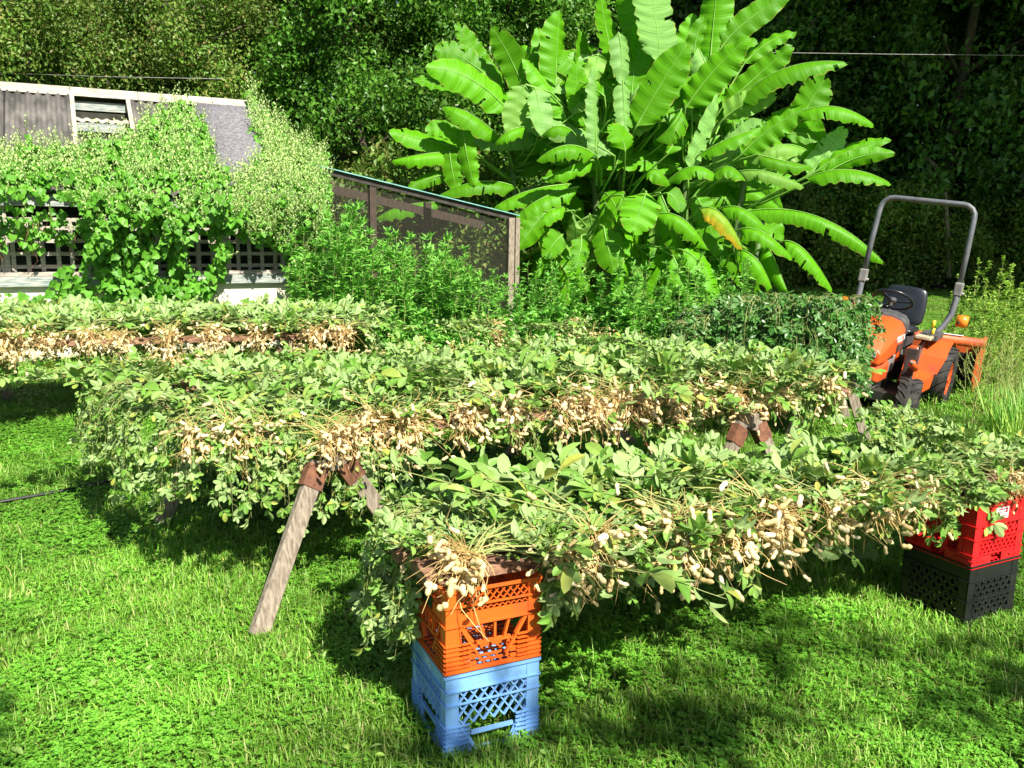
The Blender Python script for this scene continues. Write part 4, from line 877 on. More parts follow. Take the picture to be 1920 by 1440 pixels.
for i in range(26):
    px = rnd.uniform(1825, 1990); Y = rnd.uniform(6.6, 8.4); d = ray(px, rnd.uniform(590, 650)); t_ = Y / d.y
    plant(YW[i % 3], (d.x * t_, Y, 0), max(.4, (CAM_H + d.z * t_) / 1.16), 'feathery_weed', 'wispy feathery yellow green weed beside the orange implement', 'weed', 'feathery weeds at the right edge')
for i in range(10):
    c = G(1868 + 11 * i + rnd.uniform(-8, 8), 880 + rnd.uniform(-30, 25)); t = blade_tuft(80, .38, .66, .09, .012, .45)
    s = Soup(); s.raw(*[t.tmpl()[0], t.tmpl()[1]]); tag(part('tall_grass_tuft', s, M['weed'] if i % 2 else M['ybush'], None), 'tall tuft of long grass behind the right end of the front rack', 'grass tuft', 'tall grass tufts at the right edge').location = c
bpy.data.objects['tall_grass_tuft']

# ---------------------------------------------------------------- banana clump
# midrib of every leaf: base, middle and tip as seen in the photograph, width, distance of base and tip, way it faces
LV = [
 (1,960,215,885,150,805,128,58,13.0,12.6,'c',0),(1,945,170,872,112,820,96,46,13.2,13.0,'c',0),(1,945,175,897,105,858,47,44,13.3,13.2,'c',0),(1,992,190,958,112,925,55,44,13.0,12.9,'c',0),
 (1,870,175,820,158,778,150,28,13.3,13.2,'c',0),(1,940,262,885,215,835,200,48,12.9,12.7,'u',0),(1,865,280,795,262,733,247,40,13.1,12.9,'c',0),(1,860,285,800,288,738,300,36,13.1,12.8,'u',0),
 (1,875,275,835,245,802,248,34,12.9,12.8,'c',0),(1,850,325,805,335,768,352,26,13.0,12.9,'c',0),(1,830,380,760,385,708,408,36,13.2,13.0,'u',0),(1,970,352,900,340,824,366,40,13.0,12.8,'u',0),
 (1,1070,345,990,358,928,388,42,12.7,12.4,'u',0),(1,1085,350,1015,372,962,412,44,12.4,12.2,'u',0),(1,868,235,875,290,888,345,36,12.8,12.7,'c',0),(1,842,280,848,320,856,355,34,12.9,12.8,'c',0),
 (1,1065,230,1030,165,985,112,48,12.9,12.9,'c',0),(2,1042,165,1044,90,1050,27,58,13.0,13.1,'c',0),(2,1048,190,1025,120,1010,55,42,13.3,13.4,'c',0),(2,985,158,968,200,955,250,40,12.6,12.5,'c',2),
 (2,1003,165,1012,205,1017,250,42,12.5,12.4,'c',1),(2,1160,150,1140,70,1128,0,46,12.9,13.0,'c',0),(3,1222,140,1195,40,1172,-45,62,13.2,13.3,'c',0),(3,1238,125,1228,30,1205,-70,82,12.8,12.9,'c',1),
 (2,1122,100,1116,125,1104,148,32,12.5,12.4,'c',2),(2,1118,285,1116,210,1114,128,34,12.3,12.4,'c',1),(2,1160,60,1165,100,1167,155,38,12.7,12.6,'c',1),(2,1168,150,1170,200,1172,255,34,12.6,12.5,'c',1),
 (3,1192,240,1238,160,1285,88,66,12.5,12.4,'c',0),(3,1278,205,1262,232,1235,258,46,12.3,12.2,'u',0),(3,1290,318,1318,255,1345,180,32,12.2,12.3,'c',1),(3,1172,285,1165,258,1145,238,52,12.2,12.2,'c',0),
 (2,1118,292,1065,272,1010,298,42,12.2,11.9,'u',0),(2,1112,300,1070,312,1028,335,36,12.3,12.1,'u',0),(2,1072,245,1045,236,1018,252,30,12.4,12.3,'u',0),(1,985,238,955,245,928,268,30,12.5,12.4,'u',0),
 (4,1332,112,1338,40,1348,-50,62,12.9,13.0,'c',0),(4,1352,90,1402,38,1480,-10,44,12.9,12.8,'c',0),(4,1302,105,1306,70,1320,35,30,13.0,13.0,'c',0),(4,1285,205,1332,140,1400,72,64,12.5,12.3,'r',0),
 (4,1352,205,1420,142,1482,88,50,12.7,12.6,'r',0),(4,1368,205,1462,132,1583,116,50,12.5,12.0,'u',0),(4,1355,225,1398,195,1452,180,42,12.4,12.2,'c',2),(4,1500,228,1520,190,1545,150,56,12.7,12.7,'c',0),
 (5,1488,215,1565,200,1637,232,40,12.3,12.0,'u',0),(4,1388,292,1440,245,1512,202,48,12.4,12.2,'c',0),(4,1308,292,1362,262,1422,240,36,12.2,12.0,'u',0),(4,1512,282,1462,272,1412,302,36,12.0,11.9,'u',2),
 (5,1500,302,1512,265,1532,228,54,12.5,12.4,'c',0),(5,1512,330,1545,290,1582,242,44,12.3,12.2,'c',1),(5,1530,322,1600,280,1668,262,30,12.2,12.0,'c',0),(5,1545,328,1610,295,1675,288,30,12.0,11.8,'c',0),
 (5,1508,335,1590,318,1667,342,42,12.0,11.7,'u',0),(3,1250,342,1300,312,1345,332,38,12.0,11.8,'u',0),(4,1335,330,1365,312,1395,335,38,11.9,11.7,'u',0),(4,1385,322,1440,322,1505,348,32,11.9,11.7,'u',2),
 (4,1350,392,1395,392,1442,435,40,11.9,11.6,'u',0),(5,1390,398,1530,405,1655,490,42,11.9,11.2,'u',0),(4,1312,392,1352,400,1392,462,44,11.6,11.4,'u',3),(4,1388,430,1432,436,1485,482,38,11.6,11.4,'u',0),
 (5,1470,452,1512,472,1560,542,42,11.6,11.4,'u',0),(3,1228,402,1280,410,1326,466,42,11.7,11.5,'u',0),(3,1212,360,1200,395,1188,432,62,11.6,11.4,'c',0),(1,1055,440,1040,455,1022,480,40,12.0,11.8,'c',0),
 (2,1090,442,1088,470,1078,502,34,11.9,11.7,'c',0),(2,1132,425,1140,465,1152,508,50,11.8,11.6,'c',0),(2,1092,510,1070,550,1045,590,40,11.8,11.6,'c',0),(3,1278,468,1318,500,1342,562,52,11.5,11.2,'c',0),
 (3,1262,480,1280,520,1298,562,34,11.6,11.3,'c',0),(5,1388,468,1422,490,1448,542,40,11.5,11.3,'u',0),(1,1022,400,1000,425,972,465,44,12.1,12.0,'c',0),(3,1215,322,1232,318,1255,342,40,11.9,11.8,'u',0),
 (3,1250,362,1265,372,1275,395,34,11.8,11.7,'c',0),(1,985,122,972,105,958,92,28,13.1,13.0,'c',0),(3,1200,130,1198,70,1212,40,30,13.0,13.0,'c',0),(4,1470,255,1500,250,1530,262,34,12.3,12.2,'c',0),
 (2,1125,200,1100,150,1090,60,40,13.1,13.2,'c',0),(3,1270,130,1285,80,1300,30,36,13.3,13.4,'c',0),(4,1420,290,1465,300,1520,312,34,11.9,11.8,'u',0),(2,1060,390,1030,395,990,430,38,12.3,12.2,'u',0),
 (3,1185,180,1192,120,1215,60,48,12.9,13.0,'c',0),(4,1395,120,1440,80,1490,60,30,13.1,13.1,'r',0),(1,1010,250,985,215,950,180,44,13.0,13.0,'c',0),(2,1100,240,1085,190,1080,120,44,12.9,12.9,'c',0),
]
for _ in range(105):                   # leaves deeper inside the clump
    a = rnd.uniform(0, 2 * math.pi); rr3 = rnd.uniform(40, 250); bx = 1200 + rnd.uniform(-170, 190); by = rnd.uniform(150, 500); ex = bx + math.cos(a) * rnd.uniform(70, 170); ey2 = by + math.sin(a) * rnd.uniform(50, 130)
    ex = min(max(ex, 880), 1530); ey2 = min(ey2, 560)
    LV.append((1 + min(4, max(0, int((bx - 1000) / 90))), bx, by, (bx + ex) / 2, (by + ey2) / 2 - 18, ex, ey2, rnd.uniform(36, 54), rnd.uniform(13.7, 14.8), rnd.uniform(13.7, 14.8), rnd.choice('cu'), 0))
for _ in range(46):                   # more blades fanning out of the crown
    a = rnd.uniform(-.1, math.pi + .1); bx = 1200 + rnd.uniform(-130, 150); by = rnd.uniform(170, 330); L_ = rnd.uniform(110, 190)
    ex = bx + math.cos(a) * L_ * 1.25; ey2 = by - math.sin(a) * L_ * .85 + rnd.uniform(-10, 30); ex = min(max(ex, 850), 1600); ey2 = max(ey2, 10)
    LV.append((1 + min(4, max(0, int((bx - 1000) / 90))), bx, by, (bx + ex) / 2, (by + ey2) / 2 - 14, ex, ey2, rnd.uniform(36, 50), rnd.uniform(12.6, 13.4), rnd.uniform(12.8, 13.6), rnd.choice('ccur'), rnd.choice((0, 0, 0, 1, 2))))
for _ in range(46):                   # blades hanging low round the stems
    bx = rnd.uniform(1000, 1420); by = rnd.uniform(360, 470); ex = bx + rnd.uniform(-70, 80); ey2 = by + rnd.uniform(70, 130)
    LV.append((1 + min(4, max(0, int((bx - 1000) / 90))), bx, by, (bx + ex) / 2, (by + ey2) / 2 - 12, ex, min(ey2, 585), rnd.uniform(34, 50), rnd.uniform(12.0, 13.6), rnd.uniform(12.0, 13.6), rnd.choice('cu'), rnd.choice((0, 0, 0, 2))))
STEM = {1: ((985, 585), (960, 270), 12.9), 2: ((1120, 600), (1118, 270), 12.6), 3: ((1170, 600), (1163, 230), 12.9), 4: ((1275, 600), (1290, 320), 12.4), 5: ((1350, 590), (1400, 330), 12.3)}
TXT = {1: 'leftmost banana plant of the clump, its leaves fanning over the mesh screen', 2: 'banana plant left of the clump centre with upright folded leaves', 3: 'central banana plant with the tallest and broadest pale leaf', 4: 'banana plant right of centre with one yellowing leaf', 5: 'rightmost banana plant whose long leaves reach towards the tractor'}
bp_ = {}
for k, (b_, t_, Y) in STEM.items():
    base = P(b_[0], b_[1], Y + 1.5); base.z = 0; top = P(t_[0], t_[1], Y + 1.5)
    th = thing('banana_plant', TXT[k], 'banana plant', tuple(base)); bp_[k] = (th, base, top)
    s = Soup(); n = 12; p = []
    for i in range(n + 1): f = i / n; p.append(base.lerp(top, f) - base + Vector((.03 * math.sin(5 * f), 0, 0)))
    p[0].z = -.05; s.tube(p, [.105 * (1 - .62 * i / n) for i in range(n + 1)], 12); part('pseudostem', s, M['pseudo'], th, True)
    # two thinner suckers of the same plant
    for j in range(2):
        s = Soup(); dx = rnd.uniform(-.5, .5); q_ = Vector((dx, rnd.uniform(-.4, .2), 0)); s.tube([q_, q_ + Vector((dx * .2, 0, 1.0)), q_ + Vector((dx * .5, 0, 1.9))], [.07, .055, .03], 10); part('pseudostem', s, M['pseudo'], th, True)
def banana_leaf(th, org, A0, A1, A2, wm, facing, mat, seed, stemtop):
    g = random.Random(seed); n = 34; s = Soup(); v = []; cols = (-1, -.82, -.45, 0, .45, .82, 1)
    C = A1 * 2 - (A0 + A2) * .5
    def bez(t): return A0 * (1 - t) ** 2 + C * 2 * t * (1 - t) + A2 * t * t
    if facing == 'u': nh = Vector((0, -.35, 1)); fold = g.uniform(.75, 1.05)
    elif facing == 'r': nh = Vector((-.25, -.9, .5)); fold = g.uniform(.1, .3)
    else: nh = Vector((g.uniform(-.5, .8), -1, g.uniform(.0, .9))); fold = g.uniform(-.25, .45)
    tw = g.uniform(-.25, .25); ph = g.uniform(0, 6); amp = g.uniform(.012, .022) if facing != 'r' else .03; freq = g.uniform(7, 11) if facing != 'r' else 8
    L_ = (A1 - A0).length + (A2 - A1).length
    tipw = g.uniform(.22, .6); tear = [g.random() for _ in range(n + 1)]
    mid = []; uvs = []
    for i in range(n + 1):
        t = i / n; p = bez(t); d = (bez(min(t + .02, 1)) - bez(max(t - .02, 0))).normalized()
        nn = Matrix.Rotation(tw * t, 3, d) @ nh; x = d.cross(nn).normalized(); z = x.cross(d)
        wf = min(1, (t / .14) ** .6 if t > 0 else 0) * (1 if t < .62 else 1 - (1 - tipw * .5) * ((t - .62) / .38) ** 1.7)
        if i == 0: wf = .06
        if i == n: wf *= .35
        mid.append(p - org)
        for c in cols:
            a = abs(c); sgn = 1 if c > 0 else -1; fa = fold * (.6 + .5 * a) ; r = wm * .5 * wf * a
            if a == 1: r *= 1 - .05 * tear[i] - (.22 if g.random() < .07 else 0)
            rip = amp * a * math.sin(freq * 2 * math.pi * t * L_ / 1.6 + ph + (1.3 if c > 0 else 0)) + .35 * amp * a * math.sin(27 * t * L_ + ph)
            q = p + x * (sgn * r * math.cos(fa)) - z * (r * math.sin(fa)) + z * rip - z * .0 + d * (a * a * wm * .10)
            v.append(q - org); uvs.append((c * .5 + .5, t))
    f = []; m = len(cols)
    for i in range(n):
        cut = [g.random() < .05 and 3 < i < n - 2 for _ in (0, 1)]; deep = [g.random() < .45 for _ in (0, 1)]
        for j in range(m - 1):
            if (j == 0 and cut[0]) or (j == m - 2 and cut[1]) or (j == 1 and cut[0] and deep[0]) or (j == m - 3 and cut[1] and deep[1]): continue
            f.append((i * m + j, i * m + j + 1, (i + 1) * m + j + 1, (i + 1) * m + j))
    s.raw(v, f); me = s.mesh('leaf', mat, True)
    uvl = me.uv_layers.new(name='UVMap'); li = np.zeros(len(me.loops), dtype=np.int32); me.loops.foreach_get('vertex_index', li); uvl.data.foreach_set('uv', np.array(uvs, dtype=np.float32)[li].ravel())
    o = ob('leaf', me, th)
    # midrib and stalk
    s = Soup(); st = stemtop - org; b0 = mid[0]; c_ = (st + b0) / 2 + Vector((0, 0, -.08)); dd = (mid[0] - mid[2]).normalized(); far = (st - b0).length
    pet = [st, st.lerp(b0, .35) + dd * .1 * far + Vector((0, 0, -.04)), st.lerp(b0, .72) + dd * .1 * far, b0]
    pts_ = pet[:-1] + [q for q in mid]; k_ = len(pts_)
    s.tube(pts_, [.022, .018, .015] + [max(.003, .013 * (1 - i / (n + 1))) for i in range(n + 1)], 6); part('midrib', s, M['midrib'], o, True)
    return o
mats_ = {0: M['banana'], 1: M['banana_pale'], 2: M['banana_olive'], 3: M['banana_yellow']}
for i, (k, x0, y0, x1, y1, x2, y2, wpx, Y0, Y2, fc, mm) in enumerate(LV):
    Y0 += .75; Y2 += .75; th, base, top = bp_[k]; A0 = P(x0, y0, Y0); A2 = P(x2, y2, Y2); A1 = P(x1, y1, (Y0 + Y2) / 2 - (.12 if fc == 'u' else 0)); wm = wpx / FPX * Y0 * (1.28 if fc == 'u' else 1.12)
    h = min(max((A0.z - .45) / max(top.z, .1), .35), 1.0); st = base.lerp(top, h)
    o = banana_leaf(th, base, A0, A1, A2, wm, fc, mats_[mm], 900 + i, st)
    if mm == 3: o['label'] = 'leaf turning yellow and brown along its edge'
    if i == 23: o['label'] = 'tallest broad pale green leaf'

# ---------------------------------------------------------------- tractor
TH = R(-90 - 35)                     # heading
TC = Vector((3.77, 8.58, 0))
tx = thing('compact_tractor', 'orange compact tractor with grey roll bar and black seat parked on the lawn', 'tractor', tuple(TC), TH); tx.rotation_euler = (R(-6.0), 0, TH)
M['orange'] = solid('tractor_orange', (.52, .08, .025), (.76, .10, .016), 7, .42, .05, lo=.32, hi=.5); M['odark'] = solid('dirty_orange', (.35, .07, .02), (.62, .12, .025), 9, .55, .1)
M['tyre'] = solid('tyre_rubber', (.012, .012, .012), (.05, .046, .04), 9, .8, .3); M['rops'] = solid('grey_paint', (.09, .095, .11), (.14, .145, .16), 12, .5); M['dgrey'] = solid('dark_grey_plastic', (.05, .052, .055), (.09, .09, .09), 12, .6)
M['iron'] = solid('dark_iron', (.015, .014, .013), (.05, .04, .035), 10, .6, .2); M['lgrey'] = solid('light_grey_metal', (.17, .165, .16), (.30, .29, .27), 12, .5); M['seat'] = solid('black_vinyl', (.010, .013, .018), (.02, .024, .03), 5, .32, .1)
M['amber'] = solid('amber_lens', (.75, .22, .02), (.85, .3, .03), 5, .25); M['yel'] = solid('yellow_knob', (.85, .55, .02), (.9, .6, .03), 5, .4); M['tan'] = solid('tan_metal', (.34, .30, .2), (.5, .45, .33), 10, .6)
WB_ = 1.12
def wheel(name, x, y, r, wd, rr_, lugs, parent, steer=0.0, lab=None):
    w_ = bpy.data.objects.new(name, None); COL.objects.link(w_); w_.parent = parent; w_.location = (x, y, r); w_.rotation_euler = (0, 0, steer); h = wd / 2
    s = Soup(); s.lathe([(rr_, -h * .8), (r * .86, -h), (r * .95, -h * .88), (r * .97, -h * .4), (r * .975, 0), (r * .97, h * .4), (r * .95, h * .88), (r * .86, h), (rr_, h * .8)], 36, closed=True)
    part('tyre', s, M['tyre'], w_, True)
    s = Soup()
    for i in range(lugs):
        for sg in (-1, 1):
            a0 = 2 * math.pi * (i + (.5 if sg > 0 else 0)) / lugs; v = []; sw = (2 * math.pi / lugs) * .9; tk = .36 * 2 * math.pi / lugs
            for (yy, aa) in ((0.02 * sg, 0), (h * .5 * sg, sw * .5), (h * 1.02 * sg, sw)):
                for q in (0, tk):
                    for rad in (r * .955, r * 1.02 if abs(yy) < h else r * .97): ang = a0 + aa + q; v.append((rad * math.cos(ang), yy, rad * math.sin(ang)))
            f = []
            for j in range(2): b = j * 4; f += [(b + 1, b + 3, b + 7, b + 5), (b, b + 1, b + 5, b + 4), (b + 2, b + 6, b + 7, b + 3)]
            f += [(0, 2, 3, 1), (8, 9, 11, 10)]; s.raw(v, f)
    tag(part('tread', s, M['tyre'], w_), kind='stuff')
    s = Soup(); s.lathe([(rr_ * 1.0, -h * .82), (rr_ * 1.03, -h * .78), (rr_ * .9, -h * .3), (rr_ * .86, h * .25), (rr_ * .95, h * .55), (rr_ * 1.04, h * .84), (rr_ * .99, h * .84), (rr_ * .86, h * .5), (rr_ * .60, h * .42), (rr_ * .34, h * .55), (.0001, h * .55)], 28)
    s.lathe([(rr_ * .22, h * .5), (rr_ * .2, h * .85), (.001, h * .87)], 12)
    for i in range(5): a = 2 * math.pi * i / 5; s.lathe([(.009, h * .5), (.009, h * .7), (.001, h * .7)], 6, Matrix.Translation((rr_ * .36 * math.cos(a), 0, rr_ * .36 * math.sin(a))))
    part('rim', s, M['orange'], w_, True)
for sg in (1, -1):
    wheel('rear_wheel', 0, sg * .47, .315, .27, .155, 18, tx); wheel('front_wheel', WB_, sg * .43, .225, .19, .10, 16, tx, R(9))
def bx(name, c, size, mat, rot=None, bev=.006, par=None, taper=1.0):
    s = Soup(); s.box(c, size, rot, 0, taper); return part(name, s, mat, par or tx, False, bev)
bx('chassis', (.55, 0, .34), (1.35, .26, .22), M['iron']); bx('rear_axle', (0, 0, .33), (.26, .74, .20), M['iron']); bx('front_axle', (WB_, 0, .24), (.10, .70, .09), M['iron'])
bx('front_frame', (1.22, 0, .36), (.40, .30, .10), M['lgrey'])
def loft(name, secs, mat, smooth=True, bev=0):   # secs: (x, [(y, z) ...])
    s = Soup(); v = []; n = len(secs[0][1]); f = []
    for x, yz in secs: v += [(x, y, z) for y, z in yz]
    for i in range(len(secs) - 1):
        for j in range(n): f.append((i * n + j, i * n + (j + 1) % n, (i + 1) * n + (j + 1) % n, (i + 1) * n + j))
    f += [tuple(range(n - 1, -1, -1)), tuple(range((len(secs) - 1) * n, len(secs) * n))]; s.raw(v, f); o = part(name, s, mat, tx, False, bev); return o
def hs(w_, z0, z1): return [(-w_, z0), (-w_ * 1.02, z0 + (z1 - z0) * .6), (-w_ * .82, z1 - .03), (-w_ * .4, z1), (w_ * .4, z1), (w_ * .82, z1 - .03), (w_ * 1.02, z0 + (z1 - z0) * .6), (w_, z0)]
loft('hood', [(.66, hs(.215, .66, .90)), (.80, hs(.225, .60, .905)), (1.05, hs(.225, .60, .87)), (1.25, hs(.21, .56, .80)), (1.38, hs(.18, .54, .70))], M['orange'], bev=.02)
loft('hood_nose', [(1.02, hs(.20, .38, .61)), (1.30, hs(.19, .38, .58)), (1.37, hs(.17, .40, .55))], M['orange'], bev=.01)
loft('engine_cover', [(.62, hs(.17, .40, .64)), (1.02, hs(.17, .40, .60))], M['lgrey'], bev=.01)
loft('dashboard', [(.46, hs(.20, .74, .90)), (.56, hs(.22, .74, .95)), (.68, hs(.215, .80, .925))], M['dgrey'], bev=.02)
bx('dash_panel', (.49, 0, .66), (.10, .34, .38), M['orange'])
text_part('lettering', 'KUBOTA', .085, tx, (.90, .236, .745), (R(90), 0, R(180)), M['white'], .0015)
s = Soup(); s.tube([(.50, 0, .88), (.40, 0, 1.02)], .018, 8); part('steering_column', s, M['iron'], tx, True)
sw_ = bpy.data.objects.new('steering_wheel', None); COL.objects.link(sw_); sw_.parent = tx; sw_.location = (.385, 0, 1.03); sw_.rotation_euler = (0, R(-32), 0)
s = Soup(); s.lathe([(.18 + .015 * math.cos(a), .015 * math.sin(a)) for a in [i * math.pi / 4 for i in range(8)]], 30, Matrix.Rotation(R(90), 4, 'X'), closed=True); part('rim', s, M['seat'], sw_, True)
for a in (90, 210, 330): s = Soup(); s.beam((0, 0, -.02), (.17 * math.cos(R(a)), .17 * math.sin(R(a)), 0), .022, .012); part('spoke', s, M['seat'], sw_)
s = Soup(); s.lathe([(.04, -.03), (.035, .01), (.001, .015)], 12, Matrix.Rotation(R(90), 4, 'X')); part('hub', s, M['dgrey'], sw_, True)
# seat
se = bpy.data.objects.new('seat', None); COL.objects.link(se); se.parent = tx; se.location = (-.02, 0, 0)
def pad(name, secs, par):
    s = Soup(); v = []; f = []; n = 8
    for c, hw, ht, ax in secs:
        c = Vector(c); ax = Vector(ax).normalized(); side = Vector((0, 1, 0))
        for j in range(n):
            a = 2 * math.pi * (j + .5) / n; cx_ = max(-1, min(1, 1.25 * math.cos(a))); cz_ = max(-1, min(1, 1.25 * math.sin(a))); v.append(c + side * hw * cx_ + ax * ht * cz_)
    m = len(secs)
    for i in range(m - 1):
        for j in range(n): f.append((i * n + j, i * n + (j + 1) % n, (i + 1) * n + (j + 1) % n, (i + 1) * n + j))
    f += [tuple(range(n - 1, -1, -1)), tuple(range((m - 1) * n, m * n))]; s.raw(v, f); o = part(name, s, M['seat'], par, True); o.modifiers.new('s', 'SUBSURF').levels = 2; o.modifiers['s'].render_levels = 2; return o
pad('cushion', [((.24, 0, .72), .18, .02, (0, 0, 1)), ((.20, 0, .735), .21, .05, (0, 0, 1)), ((.0, 0, .73), .22, .05, (0, 0, 1)), ((-.16, 0, .72), .21, .05, (0, 0, 1)), ((-.20, 0, .72), .19, .03, (0, 0, 1))], se)
pad('backrest', [((-.17, 0, .74), .19, .03, (1, 0, .2)), ((-.18, 0, .79), .215, .045, (1, 0, .2)), ((-.21, 0, .93), .22, .045, (1, 0, .2)), ((-.25, 0, 1.08), .20, .045, (1, 0, .2)), ((-.262, 0, 1.13), .17, .03, (1, 0, .2))], se)
bx('seat_base', (0, 0, .62), (.34, .34, .12), M['dgrey'])
# floor, steps, fenders
for sg in (1, -1):
    bx('footstep', (.52, sg * .36, .335), (.40, .22, .035), M['orange']); 
    s = Soup(); v = []; nA = 12
    for i in range(nA + 1):
        a = R(38 + 120 * i / nA); rx = .40
        v += [(rx * math.cos(a), sg * .30, .33 + .36 * math.sin(a)), (rx * math.cos(a), sg * .56, .33 + .36 * math.sin(a))]
    s.raw(v, [(2 * i, 2 * i + 1, 2 * i + 3, 2 * i + 2) for i in range(nA)])
    v2 = [(.40 * math.cos(R(38 + 120 * i / nA)), sg * .30, .33 + .36 * math.sin(R(38 + 120 * i / nA))) for i in range(nA + 1)] + [(-.37, sg * .30, .36), (.36, sg * .30, .36)]
    s.raw(v2, [tuple(range(len(v2)))]); 
    s.raw([(.315, sg * .30, .55), (.315, sg * .56, .55), (.39, sg * .52, .40), (.39, sg * .30, .40)], [(0, 1, 2, 3)])
    s.raw([(.39, sg * .30, .40), (.39, sg * .50, .40), (.74, sg * .47, .355), (.74, sg * .28, .355)], [(0, 1, 2, 3)])
    s.raw([(.39, sg * .50, .40), (.74, sg * .47, .355), (.68, sg * .47, .26), (.48, sg * .50, .28)], [(0, 1, 2, 3)])
    s.raw([(.34, sg * .30, .55), (.62, sg * .27, .52), (.74, sg * .27, .34), (.38, sg * .30, .34)], [(0, 1, 2, 3)])
    o = part('fender', s, M['orange'], tx, True); md_ = o.modifiers.new('t', 'SOLIDIFY'); md_.thickness = .012
    em = o.modifiers.new('e', 'EDGE_SPLIT'); em.split_angle = R(35)
bx('side_console', (.10, .36, .72), (.36, .16, .06), M['dgrey']); bx('console_pocket', (.30, .325, .54), (.22, .03, .26), M['dgrey'], Matrix.Rotation(R(12), 3, 'Y')); bx('side_cover', (.52, .27, .50), (.24, .03, .28), M['odark'])
bx('lever_slots', (.33, .34, .725), (.22, .14, .03), M['tan'])
for x_, z_ in ((.30, .83), (.24, .75)):
    s = Soup(); s.tube([(x_ + .02, .37, z_ - .16), (x_, .385, z_)], .006, 6); le = part('lever', s, M['iron'], tx, True); s = Soup(); s.tube([(x_, .385, z_ - .01), (x_ - .005, .387, z_ + .06)], [.014, .016], 8); part('knob', s, M['yel'], le, True)
# roll bar
yb = .42
def rr_pts():
    p = [(-.14, -yb * .86, .64), (-.20, -yb * .95, .80), (-.24, -yb * 1.12, .98), (-.25, -yb * 1.18, 1.10)]; return p
for sg in (1, -1):
    s = Soup(); s.tube([(-.06, sg * .30, .55), (-.10, sg * .34, .68), (-.16, sg * .41, .80), (-.22, sg * .45, .92), (-.25, sg * .455, 1.06), (-.265, sg * .455, 1.16)], .030, 8); part('roll_bar_foot', s, M['rops'], tx, True)
    bx('roll_bar_hinge', (-.268, sg * .455, 1.17), (.09, .075, .13), M['lgrey'], None, .01)
    s = Soup(); s.tube([(-.27, sg * .455 - .05, 1.13), (-.27, sg * .455 + .06, 1.13)], .014, 8); part('hinge_pin', s, M['lgrey'], tx, True)
    s = Soup(); s.box((-.325, sg * .455, 1.62), (.004, .03, .16)); part('reflector', s, solid('red_reflector', (.7, .02, .02), (.75, .03, .03), 4, .3), tx)
s = Soup(); hp = [(-.27, -.455, 1.20), (-.30, -.45, 1.55), (-.33, -.44, 1.86)]
for a in (20, 45, 70, 90): hp.append((-.345, -.44 + .12 - .12 * math.cos(R(a)), 1.86 + .12 * math.sin(R(a))))
hp += [(x, -y, z) for x, y, z in reversed(hp)]; s.tube(hp, .028, 8); part('roll_bar', s, M['rops'], tx, True)
s = Soup(); s.tube([(-.30, .60, .86), (-.30, .50, .86)], [.062, .062], 14); lm = part('warning_light', s, M['amber'], tx, True); s = Soup(); s.tube([(-.22, .52, .84), (-.30, .55, .86)], .012, 6); part('lamp_arm', s, M['iron'], lm)
s = Soup(); s.tube([(-.30, -.62, .86), (-.30, -.44, .86)], [.062, .062], 14); part('warning_light', s, M['amber'], tx, True)
# loader frame, rams and joystick
for sg in (1, -1):
    bx('loader_post', (.80, sg * .34, .49), (.13, .055, .40), M['odark'], Matrix.Rotation(R(-6), 3, 'Y')); bx('loader_post_cover', (.86, sg * .345, .48), (.06, .09, .38), M['iron'], Matrix.Rotation(R(-6), 3, 'Y'))
    s = Soup(); s.tube([(.90, sg * .40, .50), (1.10, sg * .40, .58)], .030, 10); cyl = part('hydraulic_ram', s, M['orange'], tx, True); s = Soup(); s.tube([(1.10, sg * .40, .58), (1.18, sg * .40, .60)], .014, 8); part('ram_rod', s, M['lgrey'], cyl, True)
s = Soup(); s.tube([(.45, -.34, .70), (.42, -.36, .96)], .008, 6); le = part('lever', s, M['lgrey'], tx, True); s = Soup(); s.lathe([(.02, -.02), (.024, .01), (.001, .03)], 10, Matrix.Translation((.42, -.36, .97)) @ Matrix.Rotation(R(90), 4, 'X')); part('knob', s, M['iron'], le, True)
for sg in (1, -1):
    bx('hood_vent', (.86, sg * .232, .66), (.24, .006, .07), M['iron'], None, .002); bx('decal', (.80, sg * .372, .60), (.03, .004, .16), M['white'], Matrix.Rotation(R(-6), 3, 'Y'), .001); bx('decal', (.80, sg * .372, .44), (.03, .004, .08), M['amber'], Matrix.Rotation(R(-6), 3, 'Y'), .001)
    for q_ in range(3):
        s = Soup(); s.tube([(.74 + .02 * q_, sg * (.25 + .02 * q_), .30), (.72 + .03 * q_, sg * (.33 + .015 * q_), .45), (.80 + .03 * q_, sg * (.38 + .01 * q_), .56), (.92, sg * .40, .53 + .015 * q_)], .009, 6); part('hydraulic_hose', s, M['iron'], tx, True)
    bx('headlight', (1.375, sg * .10, .64), (.02, .10, .07), M['lgrey'], Matrix.Rotation(R(-20), 3, 'Y'), .006)
bx('grille', (1.376, 0, .50), (.012, .24, .12), M['iron'], None, .004); bx('registration_rail', (.55, .30, .30), (.30, .03, .05), M['lgrey'])
bx('mower_deck', (.62, 0, .20), (.50, .80, .10), M['iron'])
